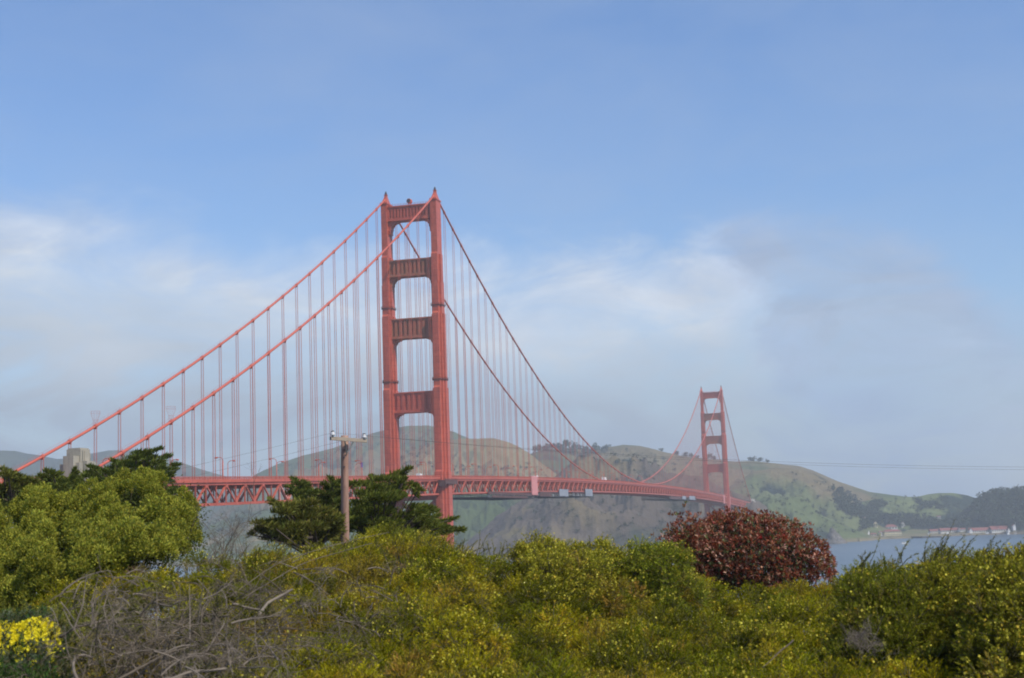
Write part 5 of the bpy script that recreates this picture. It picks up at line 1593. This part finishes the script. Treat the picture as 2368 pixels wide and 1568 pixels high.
# dead brushwood
def curved(b0, dirs, L, K, wig, droop):
    n = len(b0)
    t = np.linspace(0, 1, K)[None, :, None]
    a = rng.normal(size=(n, 1, 3))*wig; bb = rng.normal(size=(n, 1, 3))*wig*.7
    ph = rng.uniform(0, 6, (n, 1, 1))
    P = b0[:, None]+dirs[:, None]*L[:, None, None]*t+a*L[:, None, None]*t**2+bb*L[:, None, None]*np.sin(t*5+ph)*.25*t-UP*droop*L[:, None, None]*t**2
    return P
def dead_shrub(px, py, d, n1, L1, label, mat='dead_twig', up=.6, droop=.35, lean=0.25, r1=.011, wig=.35, r_base=.12, density=1.0):
    c = pt(px, py, d); loc = (float(c[0]), float(c[1]), float(ground_z(c[0], c[1])))
    n1 = int(n1*1.4)
    d1 = unit(rand_dirs(n1)*np.array((1, 1, .7))+UP*up+WIND*lean)
    B = np.tile(c, (n1, 1))+rng.normal(size=(n1, 3))*r_base
    P1 = curved(B, d1, rng.uniform(.55, 1.15, n1)*L1, 9, wig, droop)
    R1 = np.linspace(1, .35, 9)[None]*rng.uniform(.6, 1.3, (n1, 1))*r1
    v1, f1 = tubes(P1, R1, 5)
    n2 = int(n1*5*density)
    i = rng.integers(0, n1, n2); k = rng.integers(2, 9, n2)
    tan = unit(P1[i, k]-P1[i, k-1])
    d2 = unit(tan*.8+rng.normal(size=(n2, 3))*.55+UP*.1)
    P2 = curved(P1[i, k], d2, rng.uniform(.25, .6, n2)*L1*.75, 7, wig*1.1, droop*.8)
    R2 = np.linspace(1, .4, 7)[None]*rng.uniform(.6, 1.2, (n2, 1))*r1*.48
    n3 = int(n2*3.2)
    i3 = rng.integers(0, n2, n3); k3 = rng.integers(2, 7, n3)
    tan = unit(P2[i3, k3]-P2[i3, k3-1])
    d3 = unit(tan*.8+rng.normal(size=(n3, 3))*.6)
    P3 = curved(P2[i3, k3], d3, rng.uniform(.1, .28, n3)*L1, 5, wig, droop*.6)
    R3 = np.linspace(1, .5, 5)[None]*rng.uniform(.7, 1.2, (n3, 1))*r1*.24
    v2, f2 = tubes(P2, R2, 4); v3, f3 = tubes(P3, R3, 3)
    o = np_mesh('dead_shrub', np.concatenate([v1, v2, v3]), [f1, f2+len(v1), f3+len(v1)+len(v2)], M[mat], loc=loc)
    tag(o, label, 'dead shrub', 'dead grey shrubs in the thicket')
DS = [(230, 1580, 11.6, 62, .46, 'tangled dead grey shrub at the bottom left beside the yellow flowers', 'dead_twig', .35),
      (350, 1500, 12.2, 70, .50, 'dense dead brush heap in the lower left, under the vertical dead sticks', 'dead_twig', .35),
      (470, 1585, 11.4, 60, .46, 'pale brown dead shrub at the bottom between dead brush and green broom', 'pale_twig', .25),
      (500, 1470, 12.8, 66, .52, 'dead shrub with long arching branches in the middle of the dead heap', 'dead_twig', .4),
      (250, 1410, 13.4, 50, .40, 'round curled dead shrub at the foot of the light green bush', 'pale_twig', .25),
      (390, 1400, 14.2, 40, .42, 'dead grey shrub behind the dense heap, below the light green bush', 'dead_twig', .35),
      (620, 1430, 14.2, 30, .42, 'dead shrub around a thick fallen limb, right of the dead heap', 'dead_twig', .35),
      (600, 1340, 17.0, 14, .5, 'thin dead shrub with twigs slanting up to the right, below the low cypress', 'dead_twig', .5),
      (800, 1420, 15.0, 14, .36, 'small brown dead shrub in the green broom below the utility pole', 'dead_twig', .4),
      (880, 1365, 17.0, 12, .38, 'brown dead shrub in the broom right of the utility pole', 'dead_twig', .5),
      (730, 1335, 18.0, 12, .42, 'greyish dead shrub just left under the utility pole', 'pale_twig', .5),
      (535, 1290, 27.0, 22, 1.0, 'faint bare twiggy shrub rising above the thicket left of the low cypress', 'pale_twig', 1.6),
      (1990, 1455, 12.6, 30, .20, 'small dry tuft of bent grey stalks in the broom at the lower right', 'pale_twig', .9),
      (640, 1550, 12.0, 16, .3, 'low brown dead shrub at the right edge of the dead heap, by the bottom', 'dead_twig', .3)]
for px, py, d, n1, L1, lab, mt, up in DS:
    dead_shrub(px, py+(40 if d < 20 else 0), d, n1, L1, lab, mt, up, wig=.17, droop=.15 if up > .8 else .30, r1=.0068 if L1 > .3 else .003, r_base=.26 if L1 > .3 else .06)
# thick fallen limbs and dead sticks
def limb(pts, r, label, mat='pale_twig', name='fallen_limb', cat='dead branch', group=None):
    P = [pt(*p) for p in pts]
    k = np.linspace(0, 1, 14); tt = np.linspace(0, 1, len(P))
    P = np.array(P); Q = np.stack([np.interp(k, tt, P[:, i]) for i in range(3)], 1)
    Q[1:-1] = (Q[:-2]+Q[1:-1]*2+Q[2:])/4
    Q = Q+np.stack([np.interp(k, np.linspace(0, 1, 6), rng.normal(size=6)*r*.5) for _ in range(3)], 1)
    b = MB(); b.tube(list(Q), list(r*np.linspace(1, .55, 14)*(1+rng.normal(size=14)*.08)), 8)
    o = b.build(name, M[mat], None, smooth=True, loc=tuple(float(x) for x in Q[0]))
    tag(o, label, cat, group)
limb([(595, 1425, 13.2), (615, 1400, 13.4), (650, 1376, 13.6), (672, 1362, 13.9)], .017, 'thick grey fallen limb slanting up to the right in the dead brush')
limb([(535, 1400, 13.0), (570, 1405, 13.1), (600, 1408, 13.2)], .012, 'thin fallen limb joining the thick limb from the left')
limb([(210, 1600, 11.2), (178, 1570, 11.2), (165, 1545, 11.3), (172, 1522, 11.4), (195, 1512, 11.5), (215, 1520, 11.6)], .016, 'pale curled dead trunk bending round at the bottom left corner')
limb([(250, 1585, 11.1), (330, 1540, 11.3), (400, 1505, 11.6), (455, 1490, 11.9)], .012, 'long dark fallen limb crossing the bottom of the dead heap', 'dead_twig')
limb([(330, 1580, 11.0), (420, 1560, 11.1), (520, 1545, 11.3)], .016, 'broad pale log lying along the bottom of the dead heap')
limb([(135, 1472, 12.6), (180, 1450, 12.6), (260, 1432, 12.8)], .014, 'dark fallen branch above the yellow flowers', 'dead_twig')
limb([(560, 1385, 16), (700, 1300, 17), (800, 1272, 18), (860, 1256, 19)], .006, 'long thin bare branch slanting up to the right over the dead brush', 'dead_twig')
limb([(530, 1380, 15.5), (640, 1300, 16.5), (760, 1262, 17.5), (900, 1230, 18.5)], .0055, 'second long thin bare branch slanting above the first over the dead brush', 'dead_twig')
limb([(1835, 1480, 12.6), (1800, 1510, 12.4), (1760, 1545, 12.2)], .007, 'thin bare branch low in the broom at the bottom right of centre', 'bark')
st = MB()
for _ in range(22):
    px = random.uniform(160, 620); py = random.uniform(1400, 1560)
    a = pt(px, py, 11.8); b_ = a+UP*random.uniform(.15, .42)+rx*random.gauss(.04, .08)+fw*random.gauss(0, .1); md = a*.5+b_*.5+rx*random.gauss(0, .03)
    st.tube([a, md, b_], [.006, .005, .0025], 5)
tag(st.build('dead_sticks', M['pale_twig']), kind='stuff')

# yellow flowered clump at the lower left
def wallflowers():
    c = pt(40, 1500, 13.4); loc = (float(c[0]), float(c[1]), float(ground_z(c[0], c[1])))
    root = tag(empty('yellow_flower_clump', loc), 'clump of bright yellow flowers on grey green leaves in the lower left corner', 'flowers')
    L0 = np.array(loc)
    n = 1500
    px = rng.uniform(-60, 145, n); top = 1442+8*np.sin(px*.05)+np.clip(px-100, 0, 60)*.5
    py = top+rng.uniform(4, 150, n)
    dd = 13.9-(py-top)/150*1.5+rng.normal(size=n)*.25
    P = np.array([pt(a, b, e) for a, b, e in zip(px, py, dd)])
    D = np.tile(UP, (n, 1))+rng.normal(size=(n, 3))*.35
    tone = np.where(rng.random((n, 1)) < .55, np.array((.10, .125, .075)), np.array((.06, .11, .028)))*rng.uniform(.7, 1.2, (n, 1))
    V, Fq, C4, SP, at = sprays(P, D, rng.uniform(.10, .22, n), 16, .04, .010, tone, bend=.15)
    o = np_mesh('foliage', V-L0, Fq, M['foliage'], root, C4)
    fl = []
    for _ in range(950):
        x = random.uniform(-60, 138); t0 = 1440+8*math.sin(x*.05)+max(0, x-105)*.4
        y = t0+abs(random.gauss(0, 26)) if random.random() < .9 else t0+random.uniform(20, 105)
        if y > t0+48 and random.random() < .55 and x > 12: continue
        fl.append(pt(x, y, 13.35-(y-t0)/150*1.5))
    fl = np.array(fl); k = len(fl)
    Vs, Fs, b0 = [], [], 0
    for rot in range(7):
        sz = rng.uniform(.016, .027, k)
        V2, F2 = leaves(fl+rng.normal(size=(k, 3))*.013, rng.normal(size=(k, 3))+UP*.4, rng.normal(size=(k, 3))+UP*.8-fw*.4, sz*1.3, sz*1.2, .1)
        Vs.append(V2); Fs.append(F2+b0); b0 += len(V2)
    V = np.concatenate(Vs)
    np_mesh('flowers', V-L0, np.concatenate(Fs), M['petals'], root, np.tile(np.array((.86, .76, .03)), (len(V), 1))*rng.uniform(.8, 1.1, (len(V), 1)))
    tv, tf = tubes(SP, np.broadcast_to(np.linspace(.004, .002, 4), SP.shape[:2]), 3)
    np_mesh('stems', tv-L0, tf, M['green_stem'], root)
wallflowers()
# green weeds under the flowers and below the light green bush
def weeds(n, xr, yr, dr, tone, Lr, name):
    px, py = rng.uniform(*xr, n), rng.uniform(*yr, n)
    f = (py-yr[0])/(yr[1]-yr[0])
    P = np.array([pt(a, b, dr[0]+(dr[1]-dr[0])*e+random.gauss(0, .3)) for a, b, e in zip(px, py, f)])
    V, Fq, C4, SP, at = sprays(P, np.tile(UP, (n, 1))+rng.normal(size=(n, 3))*.45, rng.uniform(*Lr, n), 14, .045, .014, np.array(tone)*rng.uniform(.6, 1.3, (n, 1)))
    o = np_mesh(name, V, Fq, M['foliage'], None, C4); tag(o, kind='stuff')
    tv, tf = tubes(SP, np.broadcast_to(np.linspace(.005, .002, 4), SP.shape[:2]), 3)
    np_mesh('stems', tv, tf, M['green_stem'], o)
weeds(700, (-80, 120), (1570, 1660), (12.3, 11.2), (.07, .13, .03), (.10, .20), 'green_weeds')
weeds(900, (-80, 330), (1425, 1475), (18, 14.5), (.20, .20, .035), (.10, .22), 'scrubby_undergrowth')
weeds(300, (100, 620), (1400, 1640), (13.6, 11.4), (.13, .125, .035), (.10, .25), 'sparse_undergrowth')

# utility pole
def utility_pole():
    d = 55.0
    top, bot = pt(796.3, 1007, d), pt(798.6, 1330, d)
    base = (float(bot[0]), float(bot[1]), float(bot[2]))
    root = tag(empty('utility_pole', base), 'weathered brown wooden utility pole with grey crossarm in front of the cypresses', 'utility pole')
    L0 = np.array(base)
    p = MB(); pts = [bot*(1-t)+top*t-L0 for t in np.linspace(0, 1, 8)]
    p.tube(pts, list(np.linspace(.165, .138, 8)), 14); p.build('pole', M['pole_wood'], root, smooth=True)
    a0, a1 = pt(764, 1013.3, d-.95)-L0, pt(846.5, 1019.5, d+.30)-L0
    a = MB(); a.beam(a0, a1, .11, .13, np.cross(a1-a0, UP)); a.build('crossarm', M['arm_wood'], root)
    mid = pt(797, 1016, d-.2)-L0
    br = MB()
    foot = pt(801.5, 1049, d-.15)-L0
    for f in (.40, .645): br.beam(foot, a0+(a1-a0)*f+np.array((0, 0, -.05))-fw*.07, .05, .012)
    br.build('brace', M['galvanised'], root)
    for px, py, dd in ((769, 1006.5, d-.9), (841.7, 1012.5, d+.2)):
        c = pt(px, py, dd)-L0
        i = MB(); i.lathe([(.025, -.08), (.03, -.01), (.10, 0), (.105, .04), (.07, .07), (.08, .09), (.055, .13)], tuple(c), 12); io = i.build('insulator', M['insulator'], root, smooth=True)
        k = MB(); k.lathe([(.055, .131), (.07, .15), (.05, .17), (.02, .18)], tuple(c), 10); k.build('insulator_cap', M['steel_dark'], io)
        k = MB(); k.lathe([(.012, -.16), (.012, -.078)], tuple(c), 6); k.build('pin', M['galvanised'], io)
    b = MB()
    for t in (.90, .845, .78): b.beam(pts[0]*(1-t)+pts[-1]*t-fw*.13, pts[0]*(1-t)+pts[-1]*t-fw*.20, .05, .05)
    b.beam(mid-fw*.1, mid-fw*.25, .05, .05)
    b.build('bolt', M['steel_dark'], root)
utility_pole()
def wire(pts, label):
    b = MB(); b.tube(pts, .004, 5)
    tag(b.build('power_line', M['wire'], None, loc=tuple(float(x) for x in pts[0])), label, 'wire', 'power lines of the utility pole')
for (x0, y0, ymin, lab) in ((769, 1000.5, 1080, 'upper'), (841.7, 1007, 1086, 'lower')):
    xs = np.linspace(x0, 4100, 60); a_ = (ymin-y0)/(2470-x0)**2
    wire([pt(x, ymin-a_*(2470-x)**2, 54.1+(x-769)*.0003) for x in xs], '%s thin power line running from the pole to the right across the hills' % lab)
for (x0, y0, dd, lab) in ((769, 1000.5, 54.1, 'upper'), (841.7, 1007, 55.2, 'lower')):
    xs = np.linspace(x0, -200, 30)
    wire([pt(x, y0+(x0-x)*.215-((x0-x)*(x+200)/4e5)*-14, dd-(x0-x)*.012) for x in xs], '%s thin power line descending from the pole to the left' % lab)

# ------------------------------------------------------------------ haze
def haze():
    mt, t, out = new_mat('haze')
    pv = t.n('ShaderNodeVolumePrincipled')
    pv.inputs['Color'].default_value = HAZE_COL
    pv.inputs['Density'].default_value = HAZE_D
    pv.inputs['Anisotropy'].default_value = 0.0
    t.l(pv.outputs[0], out.inputs['Volume'])
    b = MB()
    h = 8100.0
    b.box((CAM[0]-h, CAM[1]-h, -16), (CAM[0]+h, CAM[1]+h, 420))
    tag(b.build('haze', mt), kind='stuff')
HAZE_COL, HAZE_D = (0.86, 0.94, 1.0, 1), 1.35e-4
haze()
